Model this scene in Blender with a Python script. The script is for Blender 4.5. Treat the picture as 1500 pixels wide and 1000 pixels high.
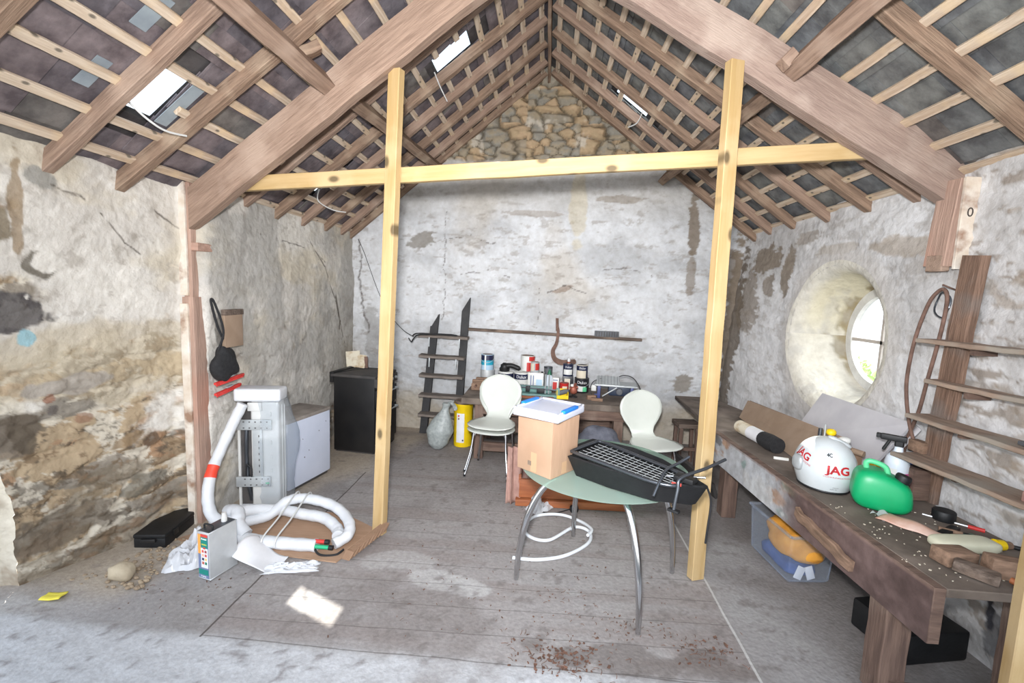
import bpy, bmesh, math, random
import numpy as np
from mathutils import Vector, Matrix, Euler, Quaternion

for o in list(bpy.data.objects):
    bpy.data.objects.remove(o, do_unlink=True)
SC = bpy.context.scene
COL = SC.collection
R = math.radians
rnd = random.Random(7)

# ------------------------------------------------------------------ camera
cd = bpy.data.cameras.new('camera')
cam = bpy.data.objects.new('camera', cd)
COL.objects.link(cam)
cd.sensor_width = 36.0
cd.lens = 667.4 / 1500 * 36.0
cd.clip_start = 0.05
_y, _p, _r = R(4.132), R(6.215), R(2.12)
fwd = Vector((-math.sin(_y) * math.cos(_p), math.cos(_y) * math.cos(_p), -math.sin(_p)))
rt0 = Vector((math.cos(_y), math.sin(_y), 0))
up0 = rt0.cross(fwd)
rt = rt0 * math.cos(_r) + up0 * math.sin(_r)
up = up0 * math.cos(_r) - rt0 * math.sin(_r)
mw = Matrix((rt, up, -fwd)).transposed().to_4x4()
mw.translation = Vector((0, 0, 1.895))
cam.matrix_world = mw
SC.camera = cam

# ------------------------------------------------------------------ daylight, sun, flash, exposure
W = bpy.data.worlds.new('sky'); SC.world = W; W.use_nodes = True
nt = W.node_tree; bg = nt.nodes['Background']
tc = nt.nodes.new('ShaderNodeTexCoord'); sx = nt.nodes.new('ShaderNodeSeparateXYZ'); rp = nt.nodes.new('ShaderNodeValToRGB')
nt.links.new(tc.outputs['Generated'], sx.inputs[0]); nt.links.new(sx.outputs['Z'], rp.inputs[0]); nt.links.new(rp.outputs[0], bg.inputs[0])
rp.color_ramp.elements[0].position = 0.0; rp.color_ramp.elements[0].color = (0.95, 0.97, 1.0, 1)
rp.color_ramp.elements[1].position = 0.9; rp.color_ramp.elements[1].color = (0.62, 0.78, 1.0, 1)
bg.inputs[1].default_value = 2.1

def lamp(name, kind, loc, target, energy, color=(1, 1, 1), **kw):
    l = bpy.data.lights.new(name, kind); l.energy = energy; l.color = color
    for k, v in kw.items(): setattr(l, k, v)
    o = bpy.data.objects.new(name, l); COL.objects.link(o); o.location = loc
    o.rotation_euler = (Vector(target) - Vector(loc)).to_track_quat('-Z', 'Y').to_euler()
    return o
SUNDIR = Vector((-0.325, 0.7048, 1.0))
lamp('sun', 'SUN', SUNDIR * 10, (0, 0, 0), 16.0, (1.0, 0.95, 0.86), angle=R(0.53))
lamp('flash', 'AREA', (-0.06, -0.05, 2.14), (-0.15, 5.5, 2.35), 132.0, (0.985, 0.985, 1.0), shape='DISK', size=0.16, spread=R(120))
lamp('doorway_daylight', 'AREA', (-1.6, -1.6, 2.3), (-0.3, 4.5, 1.4), 45.0, (0.95, 0.975, 1.0), shape='RECTANGLE', size=4.0, size_y=2.6)
lamp('window_daylight', 'AREA', (4.6, 3.7, 3.0), (2.6, 4.25, 1.5), 130.0, (1.0, 0.99, 0.93), shape='DISK', size=1.2)
VS = SC.view_settings
SC.display_settings.display_device = 'sRGB'
VS.view_transform = 'Standard'; VS.look = 'None'; VS.gamma = 1.0; VS.use_curve_mapping = False
VS.exposure = 0.0

# ------------------------------------------------------------------ materials
def s2l(c):
    return tuple(((x / 255) / 12.92 if x / 255 <= 0.04045 else ((x / 255 + 0.055) / 1.055) ** 2.4) for x in c)

def mat(name, c1, c2=None, scale=4.0, stretch=(1, 1, 1), rough=0.7, bump=0.0, bscale=None, metal=0.0, lo=0.35, hi=0.65, spec=0.5,
        alpha=1.0, trans=0.0, coat=0.0, vcol=False, world=False, detail=6, knots=False, c3=None, s3=2.0, sub=0.0):
    m = bpy.data.materials.new(name); m.use_nodes = True
    n = m.node_tree.nodes; L = m.node_tree.links; b = n['Principled BSDF']
    b.inputs['Roughness'].default_value = rough; b.inputs['Metallic'].default_value = metal
    b.inputs['Specular IOR Level'].default_value = spec
    if trans: b.inputs['Transmission Weight'].default_value = trans
    if coat: b.inputs['Coat Weight'].default_value = coat
    if sub:
        b.inputs['Subsurface Weight'].default_value = sub; b.inputs['Subsurface Radius'].default_value = (0.01, 0.01, 0.01)
    if alpha < 1: b.inputs['Alpha'].default_value = alpha
    c1 = s2l(c1) + (1,)
    b.inputs['Base Color'].default_value = c1
    if c2 is None and not bump and not vcol: return m
    if world:
        g = n.new('ShaderNodeNewGeometry'); src = g.outputs['Position']
    else:
        t = n.new('ShaderNodeTexCoord'); src = t.outputs['Object']
    mp = n.new('ShaderNodeMapping'); mp.inputs['Scale'].default_value = stretch; L.new(src, mp.inputs[0])
    nz = n.new('ShaderNodeTexNoise'); nz.inputs['Scale'].default_value = scale; nz.inputs['Detail'].default_value = detail
    nz.inputs['Roughness'].default_value = 0.6
    L.new(mp.outputs[0], nz.inputs['Vector'])
    mr = n.new('ShaderNodeMapRange'); mr.inputs['From Min'].default_value = lo; mr.inputs['From Max'].default_value = hi
    L.new(nz.outputs['Fac'], mr.inputs['Value'])
    base = None
    if vcol:
        a = n.new('ShaderNodeAttribute'); a.attribute_name = 'Col'; base = a.outputs['Color']
        if c2 is not None:
            mx = n.new('ShaderNodeMix'); mx.data_type = 'RGBA'; mx.blend_type = 'MULTIPLY'; mx.inputs['Factor'].default_value = 1.0
            r2 = n.new('ShaderNodeMix'); r2.data_type = 'RGBA'
            r2.inputs['A'].default_value = c1; r2.inputs['B'].default_value = s2l(c2) + (1,)
            L.new(mr.outputs[0], r2.inputs['Factor']); L.new(base, mx.inputs['A']); L.new(r2.outputs['Result'], mx.inputs['B'])
            base = mx.outputs['Result']
    elif c2 is not None:
        mx = n.new('ShaderNodeMix'); mx.data_type = 'RGBA'
        mx.inputs['A'].default_value = c1; mx.inputs['B'].default_value = s2l(c2) + (1,)
        L.new(mr.outputs[0], mx.inputs['Factor']); base = mx.outputs['Result']
    if c3 is not None:
        n3 = n.new('ShaderNodeTexNoise'); n3.inputs['Scale'].default_value = s3; n3.inputs['Detail'].default_value = 5
        L.new(src, n3.inputs['Vector'])
        m3 = n.new('ShaderNodeMapRange'); m3.inputs['From Min'].default_value = 0.52; m3.inputs['From Max'].default_value = 0.68
        L.new(n3.outputs['Fac'], m3.inputs['Value'])
        x3 = n.new('ShaderNodeMix'); x3.data_type = 'RGBA'; L.new(m3.outputs[0], x3.inputs['Factor'])
        L.new(base, x3.inputs['A']); x3.inputs['B'].default_value = s2l(c3) + (1,); base = x3.outputs['Result']
    if knots:
        vo = n.new('ShaderNodeTexVoronoi'); vo.voronoi_dimensions = '2D'; vo.inputs['Scale'].default_value = knots
        mk = n.new('ShaderNodeMapping'); mk.inputs['Scale'].default_value = (0.55, 1.0, 1.0); L.new(src, mk.inputs[0]); L.new(mk.outputs[0], vo.inputs['Vector'])
        mk2 = n.new('ShaderNodeMapRange'); mk2.inputs['From Min'].default_value = 0.05; mk2.inputs['From Max'].default_value = 0.105
        mk2.inputs['To Min'].default_value = 1; mk2.inputs['To Max'].default_value = 0
        L.new(vo.outputs['Distance'], mk2.inputs['Value'])
        xk = n.new('ShaderNodeMix'); xk.data_type = 'RGBA'; L.new(mk2.outputs[0], xk.inputs['Factor']); L.new(base, xk.inputs['A'])
        xk.inputs['B'].default_value = tuple(v * 0.28 for v in c1[:3]) + (1,); base = xk.outputs['Result']
    if base is not None: L.new(base, b.inputs['Base Color'])
    if bump:
        nb = n.new('ShaderNodeTexNoise'); nb.inputs['Scale'].default_value = bscale or scale * 2; nb.inputs['Detail'].default_value = 8
        L.new(mp.outputs[0], nb.inputs['Vector'])
        bp = n.new('ShaderNodeBump'); bp.inputs['Strength'].default_value = bump; bp.inputs['Distance'].default_value = 0.02
        L.new(nb.outputs['Fac'], bp.inputs['Height']); L.new(bp.outputs[0], b.inputs['Normal'])
    return m

def thin_glass(name, col=(240, 245, 245), refl=0.08, rough=0.03, opac=0.0):
    m = bpy.data.materials.new(name); m.use_nodes = True
    n = m.node_tree.nodes; L = m.node_tree.links
    for x in list(n):
        if x.type == 'BSDF_PRINCIPLED': n.remove(x)
    tr = n.new('ShaderNodeBsdfTransparent'); tr.inputs[0].default_value = s2l(col) + (1,)
    gl = n.new('ShaderNodeBsdfGlossy'); gl.inputs['Roughness'].default_value = rough
    df = n.new('ShaderNodeBsdfDiffuse'); df.inputs[0].default_value = s2l(col) + (1,)
    a = n.new('ShaderNodeMixShader'); a.inputs[0].default_value = refl; L.new(tr.outputs[0], a.inputs[1]); L.new(gl.outputs[0], a.inputs[2])
    b = n.new('ShaderNodeMixShader'); b.inputs[0].default_value = opac; L.new(a.outputs[0], b.inputs[1]); L.new(df.outputs[0], b.inputs[2])
    L.new(b.outputs[0], n['Material Output'].inputs[0])
    return m

M = {}
M['wall'] = mat('stained limewashed stone', (255, 255, 255), (228, 226, 223), scale=14, rough=0.92, bump=0.55, bscale=22, vcol=True, world=True, spec=0.15, lo=.3, hi=.75)
M['plank_wood'] = mat('brown plank', (138, 112, 96), (100, 80, 68), scale=3.2, stretch=(1, 12, 12), rough=.88, bump=.4, bscale=9, c3=(120, 110, 104), s3=3, spec=.2)
M['slate'] = mat('roof slate', (255, 255, 255), (170, 168, 172), scale=7, rough=0.6, bump=0.25, bscale=30, vcol=True, world=True, spec=0.35)
M['old_wood'] = mat('old pinkish timber', (160, 136, 119), (130, 108, 94), scale=3.2, stretch=(1, 14, 14), rough=0.85, bump=0.35, bscale=9, c3=(170, 148, 132), s3=2.2, spec=0.2)
M['old_wood2'] = mat('old brown rafter', (152, 128, 109), (114, 94, 80), scale=3.2, stretch=(1, 14, 14), rough=0.85, bump=0.35, bscale=9, c3=(166, 146, 126), s3=3, spec=0.2)
M['grey_wood'] = mat('weathered grey timber', (122, 108, 98), (80, 68, 60), scale=3.2, stretch=(1, 14, 14), rough=0.88, bump=0.4, bscale=9, c3=(140, 122, 108), s3=3, spec=0.2)
M['batten'] = mat('pale roofing batten', (216, 200, 180), (182, 160, 138), scale=3, stretch=(1, 16, 16), rough=0.8, bump=0.25, bscale=9, knots=9.0, c3=(214, 190, 156), s3=4, spec=0.2)
M['new_wood'] = mat('new yellow pine', (186, 160, 118), (172, 144, 98), scale=2.0, stretch=(1, 11, 11), rough=0.62, bump=0.08, knots=3.6, spec=0.3, c3=(190, 166, 126), s3=2)

# ------------------------------------------------------------------ mesh helpers
class B:
    """collects shapes; out() links them as one mesh object"""
    def __init__(s): s.bm = bmesh.new()
    def box(s, c, size, rot=None, bev=0.0, seg=1, taper=None):
        r = bmesh.ops.create_cube(s.bm, size=1.0); vs = r['verts']
        for v in vs:
            k = taper if (taper and v.co.z > 0) else (1, 1)
            v.co = Vector((v.co.x * size[0] * k[0], v.co.y * size[1] * k[1], v.co.z * size[2]))
        if bev:
            es = list({e for v in vs for e in v.link_edges})
            rr = bmesh.ops.bevel(s.bm, geom=es, offset=bev, segments=seg, affect='EDGES', profile=0.6)
            vs = list({v for f in rr['faces'] for v in f.verts} | {v for v in vs if v.is_valid})
        m = Matrix.Translation(c) @ (rot.to_matrix().to_4x4() if isinstance(rot, (Euler, Quaternion)) else (rot if rot is not None else Matrix()))
        for v in vs: v.co = m @ v.co
        return vs
    def tube(s, pts, r, n=10, closed=False, cap=True, squash=None):
        pts = [Vector(p) for p in pts]; N = len(pts)
        rr = r if isinstance(r, (list, tuple)) else [r] * N
        rings = []; prev = None
        for i, p in enumerate(pts):
            if closed: t = pts[(i + 1) % N] - pts[i - 1]
            else: t = pts[min(i + 1, N - 1)] - pts[max(i - 1, 0)]
            t.normalize()
            if prev is None:
                a = Vector((0, 0, 1)) if abs(t.z) < 0.9 else Vector((1, 0, 0))
                u = t.cross(a).normalized()
            else:
                u = (prev - t * prev.dot(t)).normalized()
            prev = u; w = t.cross(u)
            rings.append([s.bm.verts.new(p + (u * math.cos(2 * math.pi * k / n) + w * math.sin(2 * math.pi * k / n)) * rr[i]) for k in range(n)])
        for i in range(N if closed else N - 1):
            a, b = rings[i], rings[(i + 1) % N]
            for k in range(n): s.bm.faces.new((a[k], a[(k + 1) % n], b[(k + 1) % n], b[k]))
        if cap and not closed:
            s.bm.faces.new(rings[0][::-1]); s.bm.faces.new(rings[-1])
    def lathe(s, prof, n=24, c=(0, 0, 0), rot=None, cap=True):
        m = Matrix.Translation(c) @ (rot.to_matrix().to_4x4() if rot is not None else Matrix())
        rings = [[s.bm.verts.new(m @ Vector((r * math.cos(2 * math.pi * k / n), r * math.sin(2 * math.pi * k / n), z))) for k in range(n)] for r, z in prof]
        for a, b in zip(rings, rings[1:]):
            for k in range(n): s.bm.faces.new((a[k], a[(k + 1) % n], b[(k + 1) % n], b[k]))
        if cap:
            if prof[0][0] > 1e-5: s.bm.faces.new(rings[0][::-1])
            if prof[-1][0] > 1e-5: s.bm.faces.new(rings[-1])
    def prism(s, pts, h, m=None):
        """polygon in local XY extruded by h along local Z"""
        m = m or Matrix()
        a = [s.bm.verts.new(m @ Vector((x, y, 0))) for x, y in pts]; b = [s.bm.verts.new(m @ Vector((x, y, h))) for x, y in pts]
        s.bm.faces.new(a[::-1]); s.bm.faces.new(b)
        for i in range(len(pts)):
            j = (i + 1) % len(pts); s.bm.faces.new((a[i], a[j], b[j], b[i]))
    def blob(s, c, rad, e=1.0, e2=None, nu=28, nv=16, rot=None, fn=None):
        """superellipsoid: e<1 boxier"""
        e2 = e if e2 is None else e2
        m = Matrix.Translation(c) @ (rot.to_matrix().to_4x4() if rot is not None else Matrix())
        P = lambda x, k: math.copysign(abs(x) ** k, x)
        rings = []
        for j in range(nv + 1):
            ph = -math.pi / 2 + math.pi * j / nv
            row = []
            for i in range(nu):
                th = 2 * math.pi * i / nu
                p = Vector((rad[0] * P(math.cos(ph), e2) * P(math.cos(th), e), rad[1] * P(math.cos(ph), e2) * P(math.sin(th), e), rad[2] * P(math.sin(ph), e2)))
                if fn: p = fn(p)
                row.append(s.bm.verts.new(m @ p))
            rings.append(row)
        for a, b in zip(rings, rings[1:]):
            for k in range(nu): s.bm.faces.new((a[k], a[(k + 1) % nu], b[(k + 1) % nu], b[k]))
        bmesh.ops.remove_doubles(s.bm, verts=rings[0] + rings[-1], dist=1e-6)
    def sheet(s, f, nu, nv, closed_u=False):
        g = [[s.bm.verts.new(f(i / nu, j / nv)) for j in range(nv + 1)] for i in range(nu + (0 if closed_u else 1))]
        for i in range(nu):
            for j in range(nv):
                a = g[i]; b = g[(i + 1) % len(g)]
                s.bm.faces.new((a[j], b[j], b[j + 1], a[j + 1]))
        return g
    def out(s, name, m, parent=None, smooth=True, angle=40, label=None, solid=0, loc=None, rot=None):
        bmesh.ops.recalc_face_normals(s.bm, faces=s.bm.faces)
        me = bpy.data.meshes.new(name); s.bm.to_mesh(me); s.bm.free()
        for x in (m if isinstance(m, (list, tuple)) else [m]):
            me.materials.append(M[x] if isinstance(x, str) else x)
        if smooth:
            me.polygons.foreach_set('use_smooth', [True] * len(me.polygons))
            me.set_sharp_from_angle(angle=R(angle))
        o = bpy.data.objects.new(name, me); COL.objects.link(o)
        if parent is not None: o.parent = parent
        if loc is not None: o.location = loc
        if rot is not None: o.rotation_euler = rot
        if label: o['label'] = label
        B.last = o
        if solid:
            md = o.modifiers.new('thickness', 'SOLIDIFY'); md.thickness = solid; md.offset = 0
        return o

def tag(o, label, cat, group=None, kind=None):
    if label: o['label'] = label
    if cat: o['category'] = cat
    if group: o['group'] = group
    if kind: o['kind'] = kind
    return o

def thing(name, label, cat, loc=(0, 0, 0), rz=0.0, group=None, rot=None):
    o = bpy.data.objects.new(name, None); COL.objects.link(o); o.empty_display_size = 0.1
    o.location = loc; o.rotation_euler = rot if rot is not None else (0, 0, rz)
    return tag(o, label, cat, group)

def text(parent, s, size, m, loc, rot, name='lettering', ext=0.0005, wrap=None, align='CENTER', sx=1.0, bold=0.0):
    cu = bpy.data.curves.new('txt', 'FONT'); cu.body = s; cu.size = size; cu.extrude = ext; cu.align_x = align; cu.align_y = 'CENTER'; cu.offset = bold
    cu.resolution_u = 3
    t = bpy.data.objects.new('txt', cu); COL.objects.link(t)
    dg = bpy.context.evaluated_depsgraph_get(); me = bpy.data.meshes.new_from_object(t.evaluated_get(dg))
    bpy.data.objects.remove(t, do_unlink=True); bpy.data.curves.remove(cu)
    for v in me.vertices: v.co.x *= sx
    me.name = name
    if wrap:
        if size > 0.02:
            bm = bmesh.new(); bm.from_mesh(me); bmesh.ops.triangulate(bm, faces=bm.faces)
            bmesh.ops.subdivide_edges(bm, edges=[e for e in bm.edges if e.calc_length() > size * .12], cuts=2, use_grid_fill=False); bm.to_mesh(me); bm.free()
        for v in me.vertices: v.co = wrap(v.co)
    me.materials.clear(); me.materials.append(M[m])
    o = bpy.data.objects.new(name, me); COL.objects.link(o); o.parent = parent
    if not wrap:
        o.location = loc; o.rotation_euler = rot
    return o

def timber(name, label, cat, p0, p1, w, h, m, roll=0.0, group=None, parent=None, wob=0.004, upv=(0, 0, 1), bev=0.004, seg=12, seed=0):
    """a sawn timber; local X runs along it, h is measured along upv"""
    p0, p1 = Vector(p0), Vector(p1); d = p1 - p0; L = d.length; x = d.normalized()
    z = Vector(upv); z = (z - x * z.dot(x)).normalized(); y = z.cross(x)
    b = B(); rg = random.Random(seed + int(L * 1000))
    rings = []
    for i in range(seg + 1):
        u = i / seg * L; k = 1 + rg.uniform(-1, 1) * wob * 3
        oy, oz = rg.uniform(-wob, wob), rg.uniform(-wob, wob)
        W2, H2 = w / 2 * k, h / 2 * k
        c = min(bev, w / 4, h / 4)
        rings.append([b.bm.verts.new((u, yy + oy, zz + oz)) for yy, zz in [(-W2 + c, -H2), (W2 - c, -H2), (W2, -H2 + c), (W2, H2 - c), (W2 - c, H2), (-W2 + c, H2), (-W2, H2 - c), (-W2, -H2 + c)]])
    for a, c_ in zip(rings, rings[1:]):
        for k in range(8): b.bm.faces.new((a[k], a[(k + 1) % 8], c_[(k + 1) % 8], c_[k]))
    b.bm.faces.new(rings[0][::-1]); b.bm.faces.new(rings[-1])
    o = b.out(name, m, parent, smooth=True, angle=30)
    mm = Matrix((x, y, z)).transposed().to_4x4(); mm.translation = p0
    o.matrix_world = mm if parent is None else mm
    if parent is not None: o.matrix_parent_inverse = parent.matrix_world.inverted() if False else Matrix()
    if label: tag(o, label, cat, group)
    return o

# ------------------------------------------------------------------ numpy noise for the stonework
class Noise:
    def __init__(s, seed):
        s.t = np.random.RandomState(seed).rand(256, 256)
    def v(s, x, y):
        xi = np.floor(x).astype(int); yi = np.floor(y).astype(int); fx = x - xi; fy = y - yi
        fx = fx * fx * (3 - 2 * fx); fy = fy * fy * (3 - 2 * fy); t = s.t
        g = lambda i, j: t[(xi + i) % 256, (yi + j) % 256]
        return (g(0, 0) * (1 - fx) + g(1, 0) * fx) * (1 - fy) + (g(0, 1) * (1 - fx) + g(1, 1) * fx) * fy
    def f(s, x, y, sc, o=5, p=0.55):
        a, n, t = 1.0, 0.0, 0.0
        for k in range(o):
            t = t + a * s.v(x * sc + 17.3 * k, y * sc + 9.1 * k); n += a; a *= p; sc *= 2.03
        return t / n
def sst(x, a, b):
    t = np.clip((x - a) / (b - a), 0, 1); return t * t * (3 - 2 * t)
def vor(x, y, sx, sy, seed):
    """jittered cells: distance to nearest and second centre, and a random id for each point"""
    rs = np.random.RandomState(seed); J = rs.rand(128, 128, 2); I = rs.rand(128, 128)
    gx, gy = x / sx, y / sy
    row = np.floor(gy).astype(int)
    d1 = np.full(x.shape, 9.0); d2 = np.full(x.shape, 9.0); idd = np.zeros(x.shape)
    for dj in (-1, 0, 1):
        r = row + dj; off = (r % 2) * 0.5
        cx = np.floor(gx - off).astype(int)
        for di in (-1, 0, 1):
            c = cx + di
            j = J[c % 128, r % 128]
            px = c + off + 0.15 + 0.7 * j[..., 0]; py = r + 0.2 + 0.6 * j[..., 1]
            d = np.hypot(gx - px, gy - py)
            new = d < d1
            d2 = np.where(new, d1, np.minimum(d2, d)); idd = np.where(new, I[c % 128, r % 128], idd); d1 = np.where(new, d, d1)
    return d1, d2, idd
def lerp(a, b, t):
    return a + (b - a) * t[..., None]
def L3(c): return np.array(s2l(c))

def grid_mesh(name, P, C, keep=None, m='wall', kind='structure', solid=0.0, flip=False):
    nu, nv = P.shape[:2]
    idx = np.arange(nu * nv).reshape(nu, nv)
    q = np.stack([idx[:-1, :-1], idx[1:, :-1], idx[1:, 1:], idx[:-1, 1:]], -1).reshape(-1, 4)
    if flip: q = q[:, ::-1]
    if keep is not None:
        k = keep.reshape(-1); q = q[k[q].all(1)]
        used = np.zeros(nu * nv, bool); used[q.reshape(-1)] = True
        mp = -np.ones(nu * nv, int); mp[used] = np.arange(used.sum()); q = mp[q]
        V = P.reshape(-1, 3)[used]; CC = C.reshape(-1, 3)[used]
    else: V = P.reshape(-1, 3); CC = C.reshape(-1, 3)
    me = bpy.data.meshes.new(name); me.vertices.add(len(V)); me.vertices.foreach_set('co', V.astype(np.float32).reshape(-1))
    me.loops.add(q.size); me.loops.foreach_set('vertex_index', q.reshape(-1).astype(np.int32))
    me.polygons.add(len(q)); me.polygons.foreach_set('loop_start', (np.arange(len(q)) * 4).astype(np.int32))
    me.update(calc_edges=True); me.validate()
    a = me.color_attributes.new('Col', 'FLOAT_COLOR', 'POINT')
    a.data.foreach_set('color', np.concatenate([CC, np.ones((len(CC), 1))], 1).astype(np.float32).reshape(-1))
    me.polygons.foreach_set('use_smooth', [True] * len(me.polygons))
    me.materials.append(M[m])
    o = bpy.data.objects.new(name, me); COL.objects.link(o); o['kind'] = kind
    if solid:
        md = o.modifiers.new('thickness', 'SOLIDIFY'); md.thickness = solid; md.offset = -1
    return o

XR, ZR = -0.088, 4.547            # ridge: x and underside height of the rafters
KL, KR = 0.810, 0.7744            # slopes
def roof_z(x, off=0.0):
    return ZR + off - np.where(x < XR, KL * (XR - x), KR * (x - XR))

WHITE, CREAM, TAN, BROWN, GREY, DARK = L3((226, 222, 214)), L3((206, 196, 176)), L3((176, 156, 128)), L3((140, 120, 98)), L3((150, 146, 140)), L3((96, 90, 84))

def ell(u, v, cu, cv, ru, rv, nz, am=0.35, a=0.0):
    du, dv = u - cu, v - cv
    if a: du, dv = du * math.cos(a) + dv * math.sin(a), -du * math.sin(a) + dv * math.cos(a)
    d = np.hypot(du / ru, dv / rv) + (nz - 0.5) * am * 2
    return 1 - sst(d, 0.88, 1.06)

# ---- left wall
def wall_left():
    n1, n2 = Noise(1), Noise(2)
    nu, nv = 500, 290
    z = np.linspace(-0.02, 2.72, nv)[None, :].repeat(nu, 0)
    yend = np.interp(z, [-0.02, 0.5, 0.9, 1.4, 2.0, 2.7], [2.35, 2.30, 2.20, 1.9, 1.75, 1.7])
    t = np.linspace(0, 1, nu)[:, None] ** 1.25
    y = yend + (6.1 - yend) * t
    near = 1 - sst(y, 3.16, 3.34)
    base = -2.585 - near * (.095 + (0.175 + 0.36 * np.clip(3.0 - y, -.2, 2)) * np.clip((2.55 - z) / 2.55, 0, 1.1))
    w1 = n1.f(y, z, 1.1, 5); w2 = n2.f(y, z, 3.5, 5); w3 = n1.f(y + 9, z * 1.3, 9, 4)
    d1, d2, ci = vor(y + (w2 - .5) * .38, z + (w1 - .5) * .26, 0.40, 0.17, 5)
    edge = d2 - d1
    h1 = n2.f(y + 2, z * 1.6 + 4, 5.5, 6, .64); h2 = n1.f(y + 6, z * 1.5 + 1, 8, 6, .66); h3 = n2.f(y + 11, z * 1.7, 4, 6, .62); h4 = n1.f(y + 21, z * 1.4, 20, 4, .6)
    stone = lerp(np.broadcast_to(L3((184, 164, 136)), y.shape + (3,)), L3((152, 132, 108)), sst(ci, .35, .65) * .8)
    stone = lerp(stone, L3((150, 146, 138)), sst(ci, .72, .85) * .8)
    stone = lerp(stone, L3((128, 108, 86)), sst(h2, .54, .62) * .8)
    stone = lerp(stone, L3((172, 134, 104)), sst(h3, .58, .64) * .6)
    stone = lerp(stone, L3((216, 208, 192)), sst(h1 + .10 * (1 - sst(edge, .02, .3)), .53, .60) * .9)
    stone = lerp(stone, L3((98, 90, 80)), sst(h4 * .5 + h2 * .5, .56, .64) * .7)
    wash = lerp(np.broadcast_to(WHITE, y.shape + (3,)), L3((200, 195, 188)), sst(w1, .42, .66) * .7)
    wash = lerp(wash, CREAM, sst(n2.f(y + 3, z * 1.8 + 5, 1.6, 5), .46, .66) * .75)
    wash = lerp(wash, L3((168, 160, 150)), sst(h2, .58, .66) * .5)
    bias = near * (0.62 - 0.30 * z) + (1 - near) * (0.14 - 0.16 * z)
    ex = sst(n1.f(y + 40, z * 1.35 + 7, 2.3, 6, .62) + bias, 0.60, 0.76)
    c = lerp(wash, stone, ex)
    damp = near * (1 - sst(z + (w1 - .5) * .5, .1, .75))
    c = lerp(c, L3((126, 112, 94)), damp * sst(h3, .42, .56) * .65)
    c = lerp(c, L3((170, 168, 164)), (1 - near) * sst(n2.f(y, z * .8, 2.2, 6), .42, .62) * .7)
    c = lerp(c, L3((190, 176, 150)), near * ell(y, z, 2.75, 1.35, .75, .28, w2) * .55)
    # single patches seen on the plaster
    for (cy, cz, ry, rz_, col, k, a) in [(2.20, 1.70, .20, .115, (112, 108, 106), 1, 0.), (2.335, 1.93, .10, .075, (120, 114, 104), .95, -.5), (2.36, 1.955, .075, .06, (226, 222, 214), .95, -.4),
                                         (2.295, 1.54, .035, .05, (150, 190, 200), .9, .3), (2.55, 1.235, .22, .06, (168, 160, 150), .95, .08), (2.25, .99, .16, .10, (112, 102, 90), 1, .3), (2.20, .93, .14, .1, (132, 122, 110), .8, 0.),
                                         (2.10, 2.12, .09, .09, (132, 120, 100), .9, 0.), (2.28, 2.40, .09, .05, (158, 156, 150), .95, 0.), (2.2, 2.25, .03, .25, (150, 130, 104), .8, 0.1), (2.75, .52, .25, .09, (128, 116, 98), .6, .2),
                                         (2.5, .3, .3, .14, (112, 102, 90), .75, .1), (2.95, .42, .14, .07, (112, 108, 98), .75, .2), (2.6, 1.0, .05, .04, (140, 104, 84), .7, 0.), (2.85, .78, .12, .05, (150, 128, 100), .8, 0.3),
                                         (3.0, .75, .07, .05, (104, 88, 74), .8, 0.), (2.32, .95, .05, .09, (100, 90, 78), .9, .5), (2.42, 1.17, .03, .03, (148, 104, 84), .8, 0.), (2.44, 1.09, .03, .035, (116, 110, 106), .9, 0.)]:
        c = lerp(c, L3(col), near * ell(y, z, cy, cz, ry, rz_, w3, .55, a) * k)
    c = lerp(c, L3((84, 80, 80)), near * ell(y, z, 2.20, 1.70, .2, .11, w3, .6) * sst(n2.f(y, z, 16, 4), .45, .6) * .8)
    c = lerp(c, L3((226, 222, 214)), near * ell(y, z, 2.16, 1.74, .17, .08, w3, .9) * sst(n1.f(y, z, 13, 4), .5, .56))
    # far bay: a cement patch, a dark strip in the corner
    c = lerp(c, L3((134, 130, 124)), (1 - near) * ell(y, z, 3.5, 1.5, .11, .15, w3, .2) * .85)
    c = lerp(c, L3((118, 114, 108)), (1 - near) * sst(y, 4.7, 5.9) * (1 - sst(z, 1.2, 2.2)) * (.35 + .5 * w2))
    for (pts, wd) in [([(3.0, 2.36), (3.2, 2.25)], .01), ([(2.35, 2.37), (2.5, 2.35), (2.62, 2.27), (2.78, 2.12), (2.9, 2.05)], .008), ([(4.0, 2.33), (4.5, 2.30), (5.0, 2.27), (5.2, 2.15)], .010),
                      ([(4.9, 2.35), (5.2, 2.1), (5.5, 1.7), (5.6, 1.5), (5.75, 1.1)], .014), ([(5.5, 1.75), (5.62, 1.45), (5.6, 1.35)], .03)]:
        for (a0, b0), (a1, b1) in zip(pts, pts[1:]):
            tt = np.clip(((y - a0) * (a1 - a0) + (z - b0) * (b1 - b0)) / ((a1 - a0) ** 2 + (b1 - b0) ** 2), 0, 1)
            d = np.hypot(y - a0 - tt * (a1 - a0) + (w2 - .5) * .06, z - b0 - tt * (b1 - b0) + (w3 - .5) * .05)
            c = lerp(c, L3((92, 84, 76)), (1 - sst(d, wd * .3, wd)) * .8)
    disp = (w1 - .5) * .10 + (w2 - .5) * .03 + ex * (sst(edge, 0, .3) * .014 - .012) + (w3 - .5) * .010 * (1 + ex) + (h2 - .5) * .03 * ex
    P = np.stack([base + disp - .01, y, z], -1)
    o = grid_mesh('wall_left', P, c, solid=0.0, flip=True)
    # the broken end of the wall at the doorway
    zz = np.linspace(-.02, 2.72, 120)[None, :].repeat(30, 0); tt = np.linspace(0, 1, 30)[:, None].repeat(120, 1)
    k = np.clip(np.round((zz + .02) / 2.74 * (nv - 1)).astype(int), 0, nv - 1)
    ex_, ey_ = P[0, :, 0][k], P[0, :, 1][k]
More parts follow.
